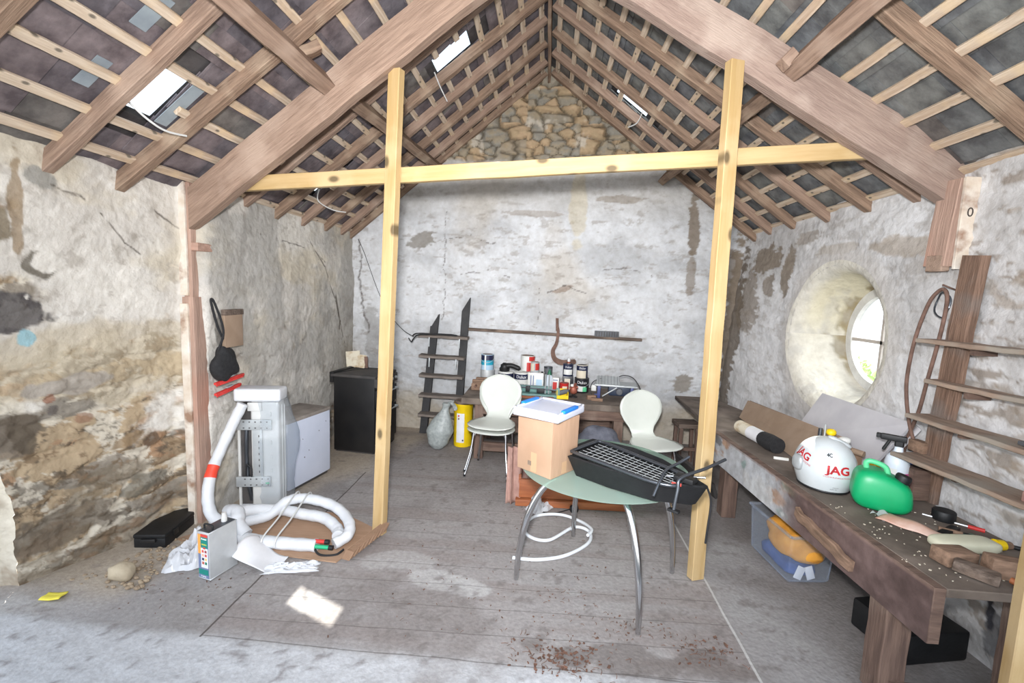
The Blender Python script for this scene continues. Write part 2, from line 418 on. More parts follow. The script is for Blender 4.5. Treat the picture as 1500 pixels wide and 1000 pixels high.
    nn = n2.f(tt * .7 + 3, zz, 5, 4)
    P2 = np.stack([ex_ - tt * .6, ey_ + (nn - .5) * .07 * sst(tt, 0, .15) - .04 * sst(tt, .0, .3), zz], -1)
    c2 = lerp(np.broadcast_to(L3((214, 206, 190)), tt.shape + (3,)), BROWN, sst(n1.f(tt * .7, zz, 5, 5), .45, .65))
    grid_mesh('wall_left_end', P2, c2, flip=False)
wall_left()

# ---- back wall with the bare rubble gable
def wall_back():
    n1, n2 = Noise(11), Noise(12)
    nu, nv = 380, 350
    x = np.linspace(-2.66, 2.5, nu)[:, None].repeat(nv, 1); z = np.linspace(-.02, 4.66, nv)[None, :].repeat(nu, 0)
    w1 = n1.f(x, z * 1.4, 1.2, 5); w2 = n2.f(x, z * 2.2, 4, 5); w3 = n1.f(x + 9, z * 2.4, 10, 4); w4 = n2.f(x + 4, z * 2.6 + 3, 7, 5, .65)
    c = lerp(np.broadcast_to(L3((220, 222, 225)), x.shape + (3,)), L3((184, 186, 189)), sst(w1, .38, .64) * .75)
    c = lerp(c, L3((196, 188, 176)), sst(n2.f(x + 3, z + 8, .9, 5), .5, .7) * .6)
    c = lerp(c, L3((156, 148, 140)), sst(w4, .60, .70) * .5)          # flaked streaks
    c = lerp(c, L3((178, 166, 146)), (1 - sst(z + (w1 - .5) * .8, .35, .75)) * .8)       # damp foot
    c = lerp(c, L3((182, 178, 172)), sst(z + (w1 - .5) * .5, 2.7, 3.2) * .6)
    c = lerp(c, L3((206, 192, 156)), ell(x, z, .35, 3.0, .12, .5, w2) * .45)
    brown = (134, 122, 108)
    for (cx, cz, rx, rz_, col, k, a) in [(1.79, 2.75, .07, .4, brown, .9, .05), (1.80, 2.2, .06, .3, brown, .7, 0), (1.80, .80, .15, .12, (150, 144, 136), .95, .6), (2.35, 1.6, .10, 1.1, brown, .95, -.02), (2.28, 2.2, .2, .35, brown, .75, .3),
                                         (-1.66, 2.52, .2, .10, (150, 146, 140), .9, .35), (-2.3, 1.2, .12, .5, (134, 130, 124), .5, .1), (.9, 3.1, .3, .05, (150, 140, 128), .7, 0), (-.2, 2.9, .4, .04, (160, 150, 140), .6, 0),
                                         (.2, 1.95, .15, .035, (150, 132, 118), .7, .3), (1.05, 1.35, .2, .05, (170, 164, 156), .7, 0)]:
        c = lerp(c, L3(col), ell(x, z, cx, cz, rx, rz_, w3, .5, a) * k)
    for (pts, wd) in [([(-1.33, 2.9), (-1.36, 2.3), (-1.34, 1.9), (-1.36, 1.5)], .011), ([(-2.5, 2.5), (-2.48, 1.8), (-2.42, 1.5), (-2.35, 1.3)], .02), ([(-1.3, 2.55), (-1.0, 2.6), (-.7, 2.5)], .012), ([(-1.1, 2.1), (-.8, 2.16), (-.5, 2.08)], .012),
                      ([(.0, 1.9), (.25, 2.0), (.5, 1.92)], .012), ([(.7, 2.2), (1.0, 2.25), (1.3, 2.15)], .012), ([(-.1, 2.0), (-.11, 1.2)], .008)]:
        for (a0, b0), (a1, b1) in zip(pts, pts[1:]):
            tt = np.clip(((x - a0) * (a1 - a0) + (z - b0) * (b1 - b0)) / ((a1 - a0) ** 2 + (b1 - b0) ** 2), 0, 1)
            d = np.hypot(x - a0 - tt * (a1 - a0) + (w2 - .5) * .1, z - b0 - tt * (b1 - b0) + (w3 - .5) * .06)
            c = lerp(c, L3((98, 90, 84)), (1 - sst(d, wd * .3, wd)) * .75)
    # rubble gable above the limewash
    d1, d2, ci = vor(x + (w2 - .5) * .13 + 7, z + (w3 - .5) * .05, .30, .165, 23)
    e1, e2, cj = vor(x + (w2 - .5) * .1 + 2, z + (w1 - .5) * .06, .16, .10, 8)
    small = n1.f(np.floor(x * 3), np.floor(z * 5), 1.7, 1) > .62
    edge = np.where(small, e2 - e1, d2 - d1); ci = np.where(small, cj, ci)
    g = lerp(np.broadcast_to(L3((152, 145, 131)), x.shape + (3,)), L3((184, 160, 130)), sst(ci, .45, .7)); g = lerp(g, L3((148, 144, 134)), 1 - sst(ci, .15, .4))
    g = lerp(g, L3((168, 150, 120)), sst(w3, .45, .62) * .5)
    g = lerp(g, L3((200, 192, 178)), sst(n2.f(x, z, 5, 4), .62, .7) * .8)
    g = lerp(g, L3((84, 76, 64)), (1 - sst(edge, .03, .14)) * .85)
    top = sst(z + (w2 - .5) * .16, 3.5, 3.56)
    c = lerp(c, g, top)
    disp = (w1 - .5) * .09 + (w2 - .5) * .03 + (w3 - .5) * .016 - sst(w4, .6, .68) * .006
    disp = disp * (1 - top) + top * (sst(edge, .02, .3) * .06 * (.6 + ci * .7) - .02 + (w3 - .5) * .025)
    P = np.stack([x, 5.96 - disp, z], -1)
    keep = z < roof_z(x, .16)
    grid_mesh('wall_back', P, c, keep=keep, flip=False)
wall_back()

# ---- right wall with the splayed round window opening
WY, WZ = 4.05, 1.60
def right_x(y, z):
    return 2.42 - 0.20 * sst(y, 4.2, 5.6) * np.clip((2.5 - z) / 2.5, 0, 1) + 0.03 * sst(-y, -2.8, -2.0)
def wall_right():
    n1, n2 = Noise(31), Noise(32)
    nu, nv = 380, 190
    y = np.linspace(.7, 6.1, nu)[:, None].repeat(nv, 1); z = np.linspace(-.02, 2.74, nv)[None, :].repeat(nu, 0)
    w1 = n1.f(y, z * 1.3, 1.2, 5); w2 = n2.f(y, z * 2.0, 4, 5); w3 = n1.f(y + 9, z * 2.2, 10, 4); w4 = n2.f(y + 4, z * 2.4 + 3, 6, 5, .66)
    c = lerp(np.broadcast_to(L3((220, 220, 221)), y.shape + (3,)), L3((184, 182, 181)), sst(w1, .42, .64) * .7)
    rough = 1 - sst(y, 2.75, 3.1)
    c = lerp(c, L3((152, 142, 132)), sst(w4, .60, .67) * (.35 + .5 * rough))
    c = lerp(c, L3((160, 146, 130)), rough * sst(n1.f(y, z * 2.2, 5, 6, .65), .54, .64) * .6)
    brown = (140, 128, 114)
    for (cy, cz, ry, rz_, col, k, a) in [(5.3, 2.35, .35, .16, brown, .9, 0), (4.85, 2.2, .1, .22, brown, .9, .3), (5.6, 1.9, .25, .35, brown, .7, 0), (4.55, 2.5, .2, .06, brown, .6, 0), (5.9, 1.3, .2, 1.2, (120, 108, 94), .85, 0), (5.2, 2.05, .12, .12, brown, .8, .4),
                                         (2.36, .22, .09, .18, (120, 120, 122), .95, .3), (2.46, .33, .02, .12, (60, 60, 66), .95, -.2), (3.3, 2.3, .4, .08, (176, 164, 150), .7, .1), (4.1, 2.35, .3, .05, (170, 158, 142), .6, 0)]:
        c = lerp(c, L3(col), ell(y, z, cy, cz, ry, rz_, w3, .6, a) * k)
    rr = np.hypot(y - WY, z - WZ); fade = sst(rr, .62, .85)
    c = lerp(c, L3((206, 202, 198)), (1 - sst(rr, .68, .84)) * .8)
    disp = ((w1 - .5) * .09 + (w2 - .5) * .03 + (w3 - .5) * .014 + rough * (w4 - .5) * .03) * fade - (1 - fade) * .0
    P = np.stack([right_x(y, z) - disp, y, z], -1)
    grid_mesh('wall_right', P, c, keep=rr > .615, flip=False)
    # reveal
    nt_, nr = 96, 20
    t = np.linspace(0, 2 * np.pi, nt_ + 1)[:, None].repeat(nr, 1); s = np.linspace(0, 1, nr)[None, :].repeat(nt_ + 1, 0)
    wob = n2.v(t * 3.2 % 256, s * 3) ; wob = np.where(t > 2 * np.pi - .35, wob * (2 * np.pi - t) / .35 + n2.v(0 * t, s * 3) * (1 - (2 * np.pi - t) / .35), wob)
    rad = np.interp(s, [0, .06, .14, .3, 1.0], [.665, .62, .585, .555, .448]) + (wob - .5) * .02 * (1 - s)
    xx = np.interp(s, [0, .06, .14, .3, 1.0], [-.006, .0, .03, .09, .45])
    yy = WY + rad * np.cos(t); zz = WZ + rad * np.sin(t)
    P = np.stack([right_x(yy, zz) + xx, yy, zz], -1)
    m1 = n1.f(t * 1.6, s * 2, 2.5, 5)
    c = lerp(np.broadcast_to(L3((226, 222, 210)), t.shape + (3,)), L3((214, 206, 176)), sst(np.cos(t - 1.1), .2, .9) * .7 * sst(s, .1, .4))  # yellowish bounced daylight painted into the colour of the upper far reveal
    c = lerp(c, L3((150, 134, 96)), sst(s + (m1 - .5) * .7, .78, .86) * sst(np.cos(t - .6), -.1, .4) * .85)
    c = lerp(c, L3((190, 188, 184)), sst(m1, .5, .65) * .4)
    grid_mesh('wall_right_reveal', P, c, flip=True)
wall_right()

# ---- floor, inside and on the ground outside
def floor():
    n1, n2 = Noise(41), Noise(42)
    nx, ny = 330, 240
    x = np.linspace(-3.7, 2.9, nx)[:, None].repeat(ny, 1); y = np.linspace(1.5, 6.1, ny)[None, :].repeat(nx, 0)
    w1 = n1.f(x, y, 1.2, 5); w2 = n2.f(x, y, 4, 5); w3 = n1.f(x, y, 14, 4)
    c = lerp(np.broadcast_to(L3((176, 172, 170)), x.shape + (3,)), L3((158, 153, 150)), sst(w1, .38, .64))
    c = lerp(c, L3((190, 187, 184)), sst(w2, .54, .7) * .6)
    boards = sst(x, -1.79, -1.77) * (1 - sst(x, 1.15, 1.17)) * sst(y + .0 * x, 2.14, 2.16)
    c = lerp(c, L3((178, 171, 168)), boards * .55)
    c = lerp(c, L3((158, 147, 142)), boards * sst(n1.f(x * .4, y * 3, 2.2, 5), .5, .7) * .55)
    gravel = 1 - sst(y + (w2 - .5) * .06, 2.10, 2.18)
    c = lerp(c, L3((196, 197, 199)), gravel * .9); c = lerp(c, L3((150, 149, 152)), gravel * sst(w3, .60, .74) * .4)
    left = 1 - sst(x + (y - 2.4) * -.35 + (w1 - .5) * .6, -2.75, -2.35)
    c = lerp(c, L3((186, 171, 150)), left * .75 * sst(y, 2.2, 2.5))           # earth washed along the left wall
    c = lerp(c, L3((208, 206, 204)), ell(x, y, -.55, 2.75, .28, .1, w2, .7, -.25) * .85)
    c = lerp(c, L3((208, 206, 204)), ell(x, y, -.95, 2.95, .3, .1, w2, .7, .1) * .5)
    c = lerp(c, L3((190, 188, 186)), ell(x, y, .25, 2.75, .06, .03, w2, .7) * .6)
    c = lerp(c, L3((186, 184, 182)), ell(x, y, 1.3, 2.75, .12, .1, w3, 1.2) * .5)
    c = lerp(c, L3((140, 132, 128)), sst(n2.f(x + 8, y, 1.6, 5), .56, .72) * .55)
    c = lerp(c, L3((130, 122, 118)), sst(w3, .66, .74) * .5)
    c = lerp(c, L3((104, 92, 84)), ell(x, y, .45, 2.25, .5, .12, w2, 1.2) * .45)
    c = lerp(c, L3((140, 131, 126)), sst(x, 1.45, 1.75) * .5)  # shade along and under the right bench, painted into the floor colour
    c = c * (.80 + .20 * np.maximum(gravel, left * .8))[..., None]  # indoor shade painted in: inner floor darkened, front and left edge kept bright
    zz = -.004 + gravel * (w3 - .55) * .014 - (1 - gravel) * .003 * w2 + left * .04 * sst(-x, 2.35, 2.9) * w1
    zz = np.minimum(zz, np.where(left > .2, .05, 0.0))
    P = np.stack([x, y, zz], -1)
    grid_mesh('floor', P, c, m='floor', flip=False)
    # ground outside
    x = np.linspace(-9, 12, 80)[:, None].repeat(60, 1); y = np.linspace(-9, 12, 60)[None, :].repeat(80, 0)
    P = np.stack([x, y, np.full_like(x, -.03)], -1)
    c = lerp(np.broadcast_to(L3((158, 156, 152)), x.shape + (3,)), L3((138, 136, 132)), n1.f(x, y, .5, 4))
    g = grid_mesh('floor_outside', P, c, m='floor_out')
def floor_mat():
    m = mat('dusty concrete and boards', (255, 255, 255), (232, 231, 231), scale=38, rough=0.85, bump=0.25, bscale=50, vcol=True, world=True, spec=0.25)
    n = m.node_tree.nodes; L = m.node_tree.links; b = n['Principled BSDF']
    src = b.inputs['Base Color'].links[0].from_socket
    g = n.new('ShaderNodeNewGeometry'); s = n.new('ShaderNodeSeparateXYZ'); L.new(g.outputs['Position'], s.inputs[0])
    def mth(op, a, b_=None, c_=None):
        k = n.new('ShaderNodeMath'); k.operation = op
        for i, v in enumerate((a, b_, c_)):
            if v is None: continue
            if isinstance(v, (int, float)): k.inputs[i].default_value = v
            else: L.new(v, k.inputs[i])
        return k.outputs[0]
    X, Y = s.outputs['X'], s.outputs['Y']
    nz = n.new('ShaderNodeTexNoise'); nz.inputs['Scale'].default_value = 1.7; L.new(g.outputs['Position'], nz.inputs['Vector'])
    wv = mth('MULTIPLY', mth('SUBTRACT', nz.outputs['Fac'], .5), .03)
    yy = mth('ADD', mth('ADD', Y, wv), mth('MULTIPLY', X, -.03))
    inx = mth('MULTIPLY', mth('GREATER_THAN', X, -1.775), mth('LESS_THAN', X, 1.155))
    iny = mth('MULTIPLY', mth('GREATER_THAN', Y, 2.15), mth('LESS_THAN', Y, 5.0))
    fr = mth('FRACT', mth('DIVIDE', mth('SUBTRACT', yy, 2.13), .205))
    ln = mth('LESS_THAN', fr, .028)
    plank = mth('MULTIPLY', mth('MULTIPLY', ln, inx), iny)
    sl = mth('MULTIPLY', mth('LESS_THAN', mth('ABSOLUTE', mth('ADD', mth('ADD', X, 1.775), wv)), .006), mth('MULTIPLY', mth('GREATER_THAN', Y, 2.13), mth('LESS_THAN', Y, 4.4)))
    fr2 = mth('LESS_THAN', mth('ABSOLUTE', mth('SUBTRACT', mth('ADD', Y, wv), 2.142)), .004)
    fl = mth('MULTIPLY', fr2, inx)
    dark = mth('MINIMUM', mth('ADD', mth('ADD', mth('MULTIPLY', plank, .45), mth('MULTIPLY', sl, .8)), mth('MULTIPLY', fl, .5)), .85)
    x1 = n.new('ShaderNodeMix'); x1.data_type = 'RGBA'; L.new(dark, x1.inputs['Factor']); L.new(src, x1.inputs['A']); x1.inputs['B'].default_value = s2l((70, 62, 58)) + (1,)
    wl = mth('MULTIPLY', mth('LESS_THAN', mth('ABSOLUTE', mth('ADD', mth('SUBTRACT', X, 1.16), wv)), .007), mth('MULTIPLY', mth('GREATER_THAN', Y, 2.0), mth('LESS_THAN', Y, 3.9)))
    x2 = n.new('ShaderNodeMix'); x2.data_type = 'RGBA'; L.new(mth('MULTIPLY', wl, .7), x2.inputs['Factor']); L.new(x1.outputs['Result'], x2.inputs['A']); x2.inputs['B'].default_value = s2l((200, 198, 194)) + (1,)
    L.new(x2.outputs['Result'], b.inputs['Base Color'])
    return m
M['floor'] = floor_mat()
M['floor_out'] = mat('ground outside', (255, 255, 255), (200, 200, 200), scale=3, rough=.95, vcol=True, world=True)
floor()

# ------------------------------------------------------------------ roof
SKY = [(-1, -2.385, -2.10, 2.42, 2.645), (-1, -1.10, -.80, 4.13, 4.39), (-1, -2.395, -2.12, 4.425, 4.60), (1, .67, 1.0, 5.03, 5.34)]   # side, x0, x1, y0, y1
Y0, Y1 = .9, 5.97
OFFS = .112          # rafter underside to slate underside, measured vertically
SP = .15
def roof_slates():
    n1 = Noise(51); rs = random.Random(3)
    V, F, C = [], [], []
    for side, k in ((-1, KL), (1, KR)):
        e = Vector((side, 0, -k)).normalized(); nrm = Vector((side * k, 0, 1)).normalized()
        ncourse = 19
        for i in range(ncourse):
            xa = .02 + SP * i                       # distance from the ridge in x
            y = Y0 - rs.random() * .25
            while y < Y1 + .3:
                w = rs.uniform(.24, .30)
                xm = XR + side * (xa + .12); ym = y + w / 2
                y0_, y1_ = y + .002, y + w - .002
                ov = next((s for s in SKY if s[0] == side and s[1] - .02 < xm < s[2] + .0 and y1_ > s[3] and y0_ < s[4]), None)
                parts = [(y0_, y1_)]
                hole = [s for s in SKY if s[0] == side and not (XR + side * (xa + .26) < s[1] + .01 if side > 0 else XR + side * (xa + .26) > s[2] - .01) and not (XR + side * xa > s[2] - .01 if side > 0 else XR + side * xa < s[1] + .01)]
                for s in hole:
                    np_ = []
                    for a, b in parts:
                        if b <= s[3] or a >= s[4]: np_.append((a, b)); continue
                        if a < s[3]: np_.append((a, s[3]))
                        if b > s[4]: np_.append((s[4], b))
                    parts = np_
                tone = rs.random(); lift = rs.uniform(0, .004)
                for a, b in parts:
                    if b - a < .01: continue
                    base = len(V)
                    for (xo, zo) in ((xa, .026), (xa + .215, .004)):
                        for yy in (a, b):
                            for th in (0, .007):
                                x = XR + side * xo; z = roof_z(np.float64(x), OFFS) + zo + lift
                                V.append((x + nrm.x * th, yy, z + nrm.z * th))
                    F += [(base + p[0], base + p[1], base + p[2], base + p[3]) for p in ((0, 2, 6, 4), (1, 5, 7, 3), (0, 1, 3, 2), (4, 6, 7, 5), (0, 4, 5, 1), (2, 3, 7, 6))]
                    if side < 0: c0 = L3((136, 124, 125)) * (1 - tone) + L3((106, 102, 108)) * tone
                    else: c0 = L3((112, 116, 120)) * (1 - tone) + L3((130, 132, 128)) * tone
                    if rs.random() < .12: c0 = L3((120, 116, 112))
                    C += [c0] * 8
                y += w
        # backing sheet added to stop light leaks, cut round the glass slates
        ys = sorted({Y0, Y1 + .1} | {v for s in SKY if s[0] == side for v in s[3:5]})
        xs = sorted({0.0, 2.85} | {abs(v - XR) for s in SKY if s[0] == side for v in s[1:3]})
        for xa, xb in zip(xs, xs[1:]):
            for ya, yb in zip(ys, ys[1:]):
                xm = XR + side * (xa + xb) / 2; ym = (ya + yb) / 2
                if any(s[0] == side and s[1] < xm < s[2] and s[3] < ym < s[4] for s in SKY): continue
                base = len(V)
                for xo, yy in ((xa, ya), (xb, ya), (xb, yb), (xa, yb)):
                    x = XR + side * xo; V.append((x, yy, float(roof_z(np.float64(x), OFFS)) + .05))
                F.append((base, base + 1, base + 2, base + 3)); C += [L3((84, 80, 80))] * 4
    me = bpy.data.meshes.new('ceiling'); me.from_pydata([tuple(map(float, v)) for v in V], [], F)
    a = me.color_attributes.new('Col', 'FLOAT_COLOR', 'POINT')
    a.data.foreach_set('color', np.concatenate([np.array(C), np.ones((len(C), 1))], 1).astype(np.float32).reshape(-1))
    me.materials.append(M['slate']); o = bpy.data.objects.new('ceiling', me); COL.objects.link(o); o['kind'] = 'structure'
roof_slates()
M['pane'] = thin_glass('skylight glass', (238, 244, 246), .05, .05)
for i, (side, x0, x1, y0, y1) in enumerate(SKY):
    b = B(); k = KL if side < 0 else KR
    def zz(x): return float(roof_z(np.float64(x), OFFS)) + .035
    for th in (0,):
        vs = [b.bm.verts.new((x, y, zz(x))) for x, y in ((x0 - .02, y0 - .02), (x1 + .02, y0 - .02), (x1 + .02, y1 + .02), (x0 - .02, y1 + .02))]
        b.bm.faces.new(vs)
    o = b.out('window_%d' % (i + 2), 'pane', smooth=False); o['kind'] = 'structure'

M['flashing'] = mat('grey flashing', (150, 160, 166), (126, 136, 144), scale=5, rough=.6)
for i, (x0, x1, y0, y1) in enumerate([(-2.36, -2.09, 2.648, 2.735), (-2.34, -2.20, 2.16, 2.24), (-2.02, -1.86, 2.15, 2.24)]):
    b = B(); z0, z1 = (float(roof_z(np.float64(x), OFFS)) - .001 for x in (x0, x1))
    A = [(x0, y0, z0), (x1, y0, z1), (x1, y1, z1), (x0, y1, z0)]
    f = [b.bm.verts.new(p) for p in A]; g = [b.bm.verts.new((p[0], p[1], p[2] + .004)) for p in A]
    b.bm.faces.new(f[::-1]); b.bm.faces.new(g)
    for k in range(4): b.bm.faces.new((f[k], f[(k + 1) % 4], g[(k + 1) % 4], g[k]))
    o = b.out('trim_%d' % (i + 1), 'flashing', smooth=False); o['kind'] = 'structure'

ORD = ['first', 'second', 'third', 'fourth', 'fifth', 'sixth', 'seventh', 'eighth', 'ninth', 'tenth', 'eleventh', 'twelfth', 'thirteenth', 'fourteenth', 'fifteenth', 'sixteenth', 'seventeenth', 'eighteenth']
def rafters():
    H, Wd = .085, .066
    for side, k, rows in ((-1, KL, [(1.75, 1.75), (2.33, 2.33), (2.75, 2.93), (3.79, 3.88), (4.27, 4.44), (4.74, 4.80), (5.22, 5.24), (5.62, 5.63), (5.91, 5.93)]),
                          (1, KR, [(1.45, 1.45), (2.0, 2.0), (2.46, 2.52), (3.32, 3.80), (3.78, 4.24), (4.28, 4.60), (4.82, 5.02), (5.28, 5.43), (5.72, 5.90)])):
        n = len(rows)
        for i, (yf, yr) in enumerate(rows):
            nrm = Vector((side * k, 0, 1)).normalized()
            xf = (-2.70 if yf < 3.2 else -2.62) if side < 0 else 2.46
            p0 = Vector((xf, yf, float(roof_z(np.float64(xf))))) + nrm * H / 2; p1 = Vector((XR + side * .02, yr, ZR)) + nrm * H / 2
            sl = 'left' if side < 0 else 'right'
            lab = 'rough brown roof rafter on the %s slope, %s' % (sl, ('next to the back gable' if i == n - 1 else '%s counting forward from the back gable' % ORD[n - 1 - i]))
            timber('rafter', lab, 'rafter', p0, p1, Wd * rnd.uniform(.9, 1.12), H, 'old_wood2' if (i + side) % 2 else 'old_wood', group='rafters of the slate roof', upv=nrm, seed=i, wob=.003)
rafters()
timber('ridge_board', 'thin brown ridge board where both roof slopes meet', 'ridge board', (XR, .9, 4.60), (XR, 5.95, 4.59), .035, .26, 'old_wood2')
def battens():
    for side, k in ((-1, KL), (1, KR)):
        nrm = Vector((side * k, 0, 1)).normalized(); sl = 'left' if side < 0 else 'right'
        n = 15
        for i in range(n):
            x = (-2.588 + .1725 * (n - 1 - i)) if side < 0 else (2.412 - .1715 * (n - 1 - i))
            z = float(roof_z(np.float64(x), OFFS)) - .018
            cuts = [(s[3] - .04, s[4] + .04) for s in SKY if s[0] == side and s[1] + .03 < x < s[2] - .03]
            segs, a = [], Y0
            for c0, c1 in sorted(cuts):
                segs.append((a, c0)); a = c1
            segs.append((a, 5.95))
            for j, (a, b) in enumerate(segs):
                lab = 'pale slating batten on the %s slope, %s below the ridge' % (sl, ORD[i])
                if len(segs) > 1: lab = lab.replace('pale slating', 'cut') + [', front piece', ', middle piece' if len(segs) > 2 else ', back piece', ', back piece'][min(j, 2)]
                timber('roof_batten', lab, 'batten', (x, a, z), (x, b, z), .052, .025, 'batten', group='slating battens', upv=nrm, seed=i * 7 + j, wob=.002, seg=24)
battens()
# the truss
def principal(name, lab, lo0, lo1, up0_, up1_, th, m, dy):
    b = B(); n = 14; rg = random.Random(4); rings = []
    for i in range(n + 1):
        t = i / n; a = Vector(lo0).lerp(Vector(lo1), t); c = Vector(up0_).lerp(Vector(up1_), t)
        j = Vector((0, rg.uniform(-.004, .004), rg.uniform(-.006, .006))); q = Vector((0, th, 0))
        rings.append([b.bm.verts.new(p) for p in (a + j, a + q + j, c + q + j, c + j)])
    for p, q in zip(rings, rings[1:]):
        for k in range(4): b.bm.faces.new((p[k], p[(k + 1) % 4], q[(k + 1) % 4], q[k]))
    b.bm.faces.new(rings[0][::-1]); b.bm.faces.new(rings[-1])
    es = [e for e in b.bm.edges if len(e.link_faces) == 2 and e.calc_face_angle(0) > 1]
    bmesh.ops.bevel(b.bm, geom=es, offset=.006, segments=1, affect='EDGES')
    d = (Vector(lo1) - Vector(lo0)).normalized(); y = Vector((0, 1, 0)); z = d.cross(y).normalized(); y = z.cross(d)
    mm = Matrix((d, y, z)).transposed().to_4x4(); mm.translation = Vector(lo0)
    for v in b.bm.verts: v.co = mm.inverted() @ v.co
    o = b.out(name, m); o.matrix_world = mm
    return tag(o, lab, 'roof truss', 'principal rafters of the old truss')
principal('principal_rafter', 'massive old pinkish principal rafter rising from the left wall post', (-2.62, 3.20, 2.27), (-.10, 3.10, 4.07), (-2.62, 3.20, 2.56), (-.10, 3.10, 4.38), .085, 'old_wood', 0)
M['grey_pink'] = mat('old greyish timber', (158, 138, 126), (136, 116, 106), scale=3, stretch=(1, 9, 9), rough=.88, bump=.35, bscale=12, c3=(168, 150, 138), s3=3, spec=.2)
principal('principal_rafter', 'massive old greyish principal rafter rising from the right wall post', (2.50, 2.97, 2.44), (-.09, 3.08, 4.02), (2.56, 2.97, 2.71), (-.09, 3.08, 4.30), .085, 'grey_pink', 0)
def purlins():
    nl, nr = Vector((-KL, 0, 1)).normalized(), Vector((KR, 0, 1)).normalized()
    o = lambda x, d: float(roof_z(np.float64(x))) - d
    g = 'purlins carrying the rafters'
    timber('purlin', 'brown purlin on the left slope in front of the truss', 'purlin', (-1.60, 1.0, o(-1.60, .09)), (-1.57, 3.24, o(-1.57, .09)), .10, .13, 'old_wood', group=g, upv=nl)
    timber('purlin', 'brown purlin on the left slope running back to the gable', 'purlin', (-1.55, 3.30, o(-1.55, .08)), (-1.40, 5.93, o(-1.40, .08)), .085, .12, 'old_wood2', group=g, upv=nl)
    timber('purlin', 'reddish purlin on the right slope in front of the truss', 'purlin', (1.44, 1.0, o(1.44, .09)), (1.42, 3.00, o(1.42, .09)), .10, .13, 'old_wood', group=g, upv=nr)
    timber('purlin', 'grey purlin on the right slope running back to the gable', 'purlin', (1.44, 3.10, o(1.44, .08)), (1.37, 5.93, o(1.37, .08)), .085, .12, 'old_wood2', group=g, upv=nr)
    timber('wood_block', 'short wooden cleat fixed beside the purlin end on the right principal', 'block', (1.31, 2.93, 3.27), (1.37, 2.93, 3.33), .07, .07, 'old_wood', seg=2)
    timber('wood_block', 'short wooden packing block above the left front purlin', 'block', (-1.62, 2.93, 3.33), (-1.52, 2.99, 3.40), .09, .06, 'old_wood2', seg=2)
purlins()
# new pine frame
timber('pine_post', 'new yellow pine post on the left, rising to the left principal', 'post', (-1.215, 3.28, 0), (-1.085, 3.20, 3.36), .095, .062, 'new_wood', upv=(.35, 1, 0), wob=.0015, seg=20)
timber('pine_post', 'new yellow pine post on the right, beside the chrome legged table', 'post', (1.10, 3.02, 0), (1.075, 3.02, 3.33), .095, .062, 'new_wood', upv=(-.35, 1, 0), wob=.0015, seg=20)
timber('pine_beam', 'new yellow pine cross beam fixed level behind the two posts', 'beam', (-2.36, 3.33, 2.612), (2.22, 3.10, 2.868), .105, .048, 'new_wood', wob=.0015, seg=20, upv=(0, -1, 0))
timber('pine_post', 'new yellow pine post standing at the near end of the right bench', 'post', (1.83, 1.70, 0), (1.80, 1.66, 2.6), .1, .06, 'new_wood', wob=.001, upv=(.3, 1, 0))
# old posts let into the walls
t = thing('wall_post', 'old two piece timber post against the left wall under the truss', 'post', (0, 0, 0))
M['post_pink'] = mat('old pink post', (186, 156, 140), (156, 130, 116), scale=3, stretch=(1, 12, 12), rough=.85, bump=.3, bscale=9, c3=(176, 132, 114), s3=1.6, spec=.2)
M['post_white'] = mat('limewashed post edge', (224, 218, 208), (198, 180, 160), scale=6, rough=.9, bump=.3, c3=(150, 120, 100), s3=7)
timber('lower_post', None, None, (-2.655, 3.265, 0), (-2.655, 3.265, 1.77), .13, .09, 'post_pink', parent=t, upv=(1, 0, 0), seg=10, wob=.0015)
timber('upper_post', None, None, (-2.66, 3.275, 1.77), (-2.66, 3.275, 2.60), .13, .08, 'post_pink', parent=t, upv=(1, 0, 0), seg=8, wob=.0015)
b = B(); b.box((-2.672, 3.19, .86), (.062, .02, 1.72), bev=.003); o = b.out('edge_board', 'post_white', t)
b = B(); b.box((-2.68, 3.20, 2.19), (.075, .02, .82), bev=.003); o = b.out('edge_board', 'post_white', t)
b = B(); b.box((-2.60, 3.29, 2.14), (.06, .15, .06), bev=.004); o = b.out('cleat', 'post_pink', t)
t = thing('wall_post', 'old short timber post in the right wall with a dark figure painted on it', 'post', (0, 0, 0))
timber('post', None, None, (2.38, 2.98, 2.14), (2.40, 2.96, 2.64), .15, .12, 'post_pink', parent=t, upv=(1, 0, 0), seg=6, wob=.0015)
b = B(); b.box((2.385, 2.865, 2.38), (.085, .02, .52), bev=.003); b.out('edge_board', 'post_white', t)
b = B(); b.box((2.345, 2.975, 2.16), (.05, .12, .10), bev=.006); b.out('cleat', 'old_wood', t)
M['ink'] = mat('dark paint mark', (58, 50, 46))
text(t, '0', .075, 'ink', (2.387, 2.8540, 2.44), (R(90), 0, 0))
text(t, '/A', .085, 'ink', (2.331, 2.97, 2.26), (R(90), 0, R(-90)))
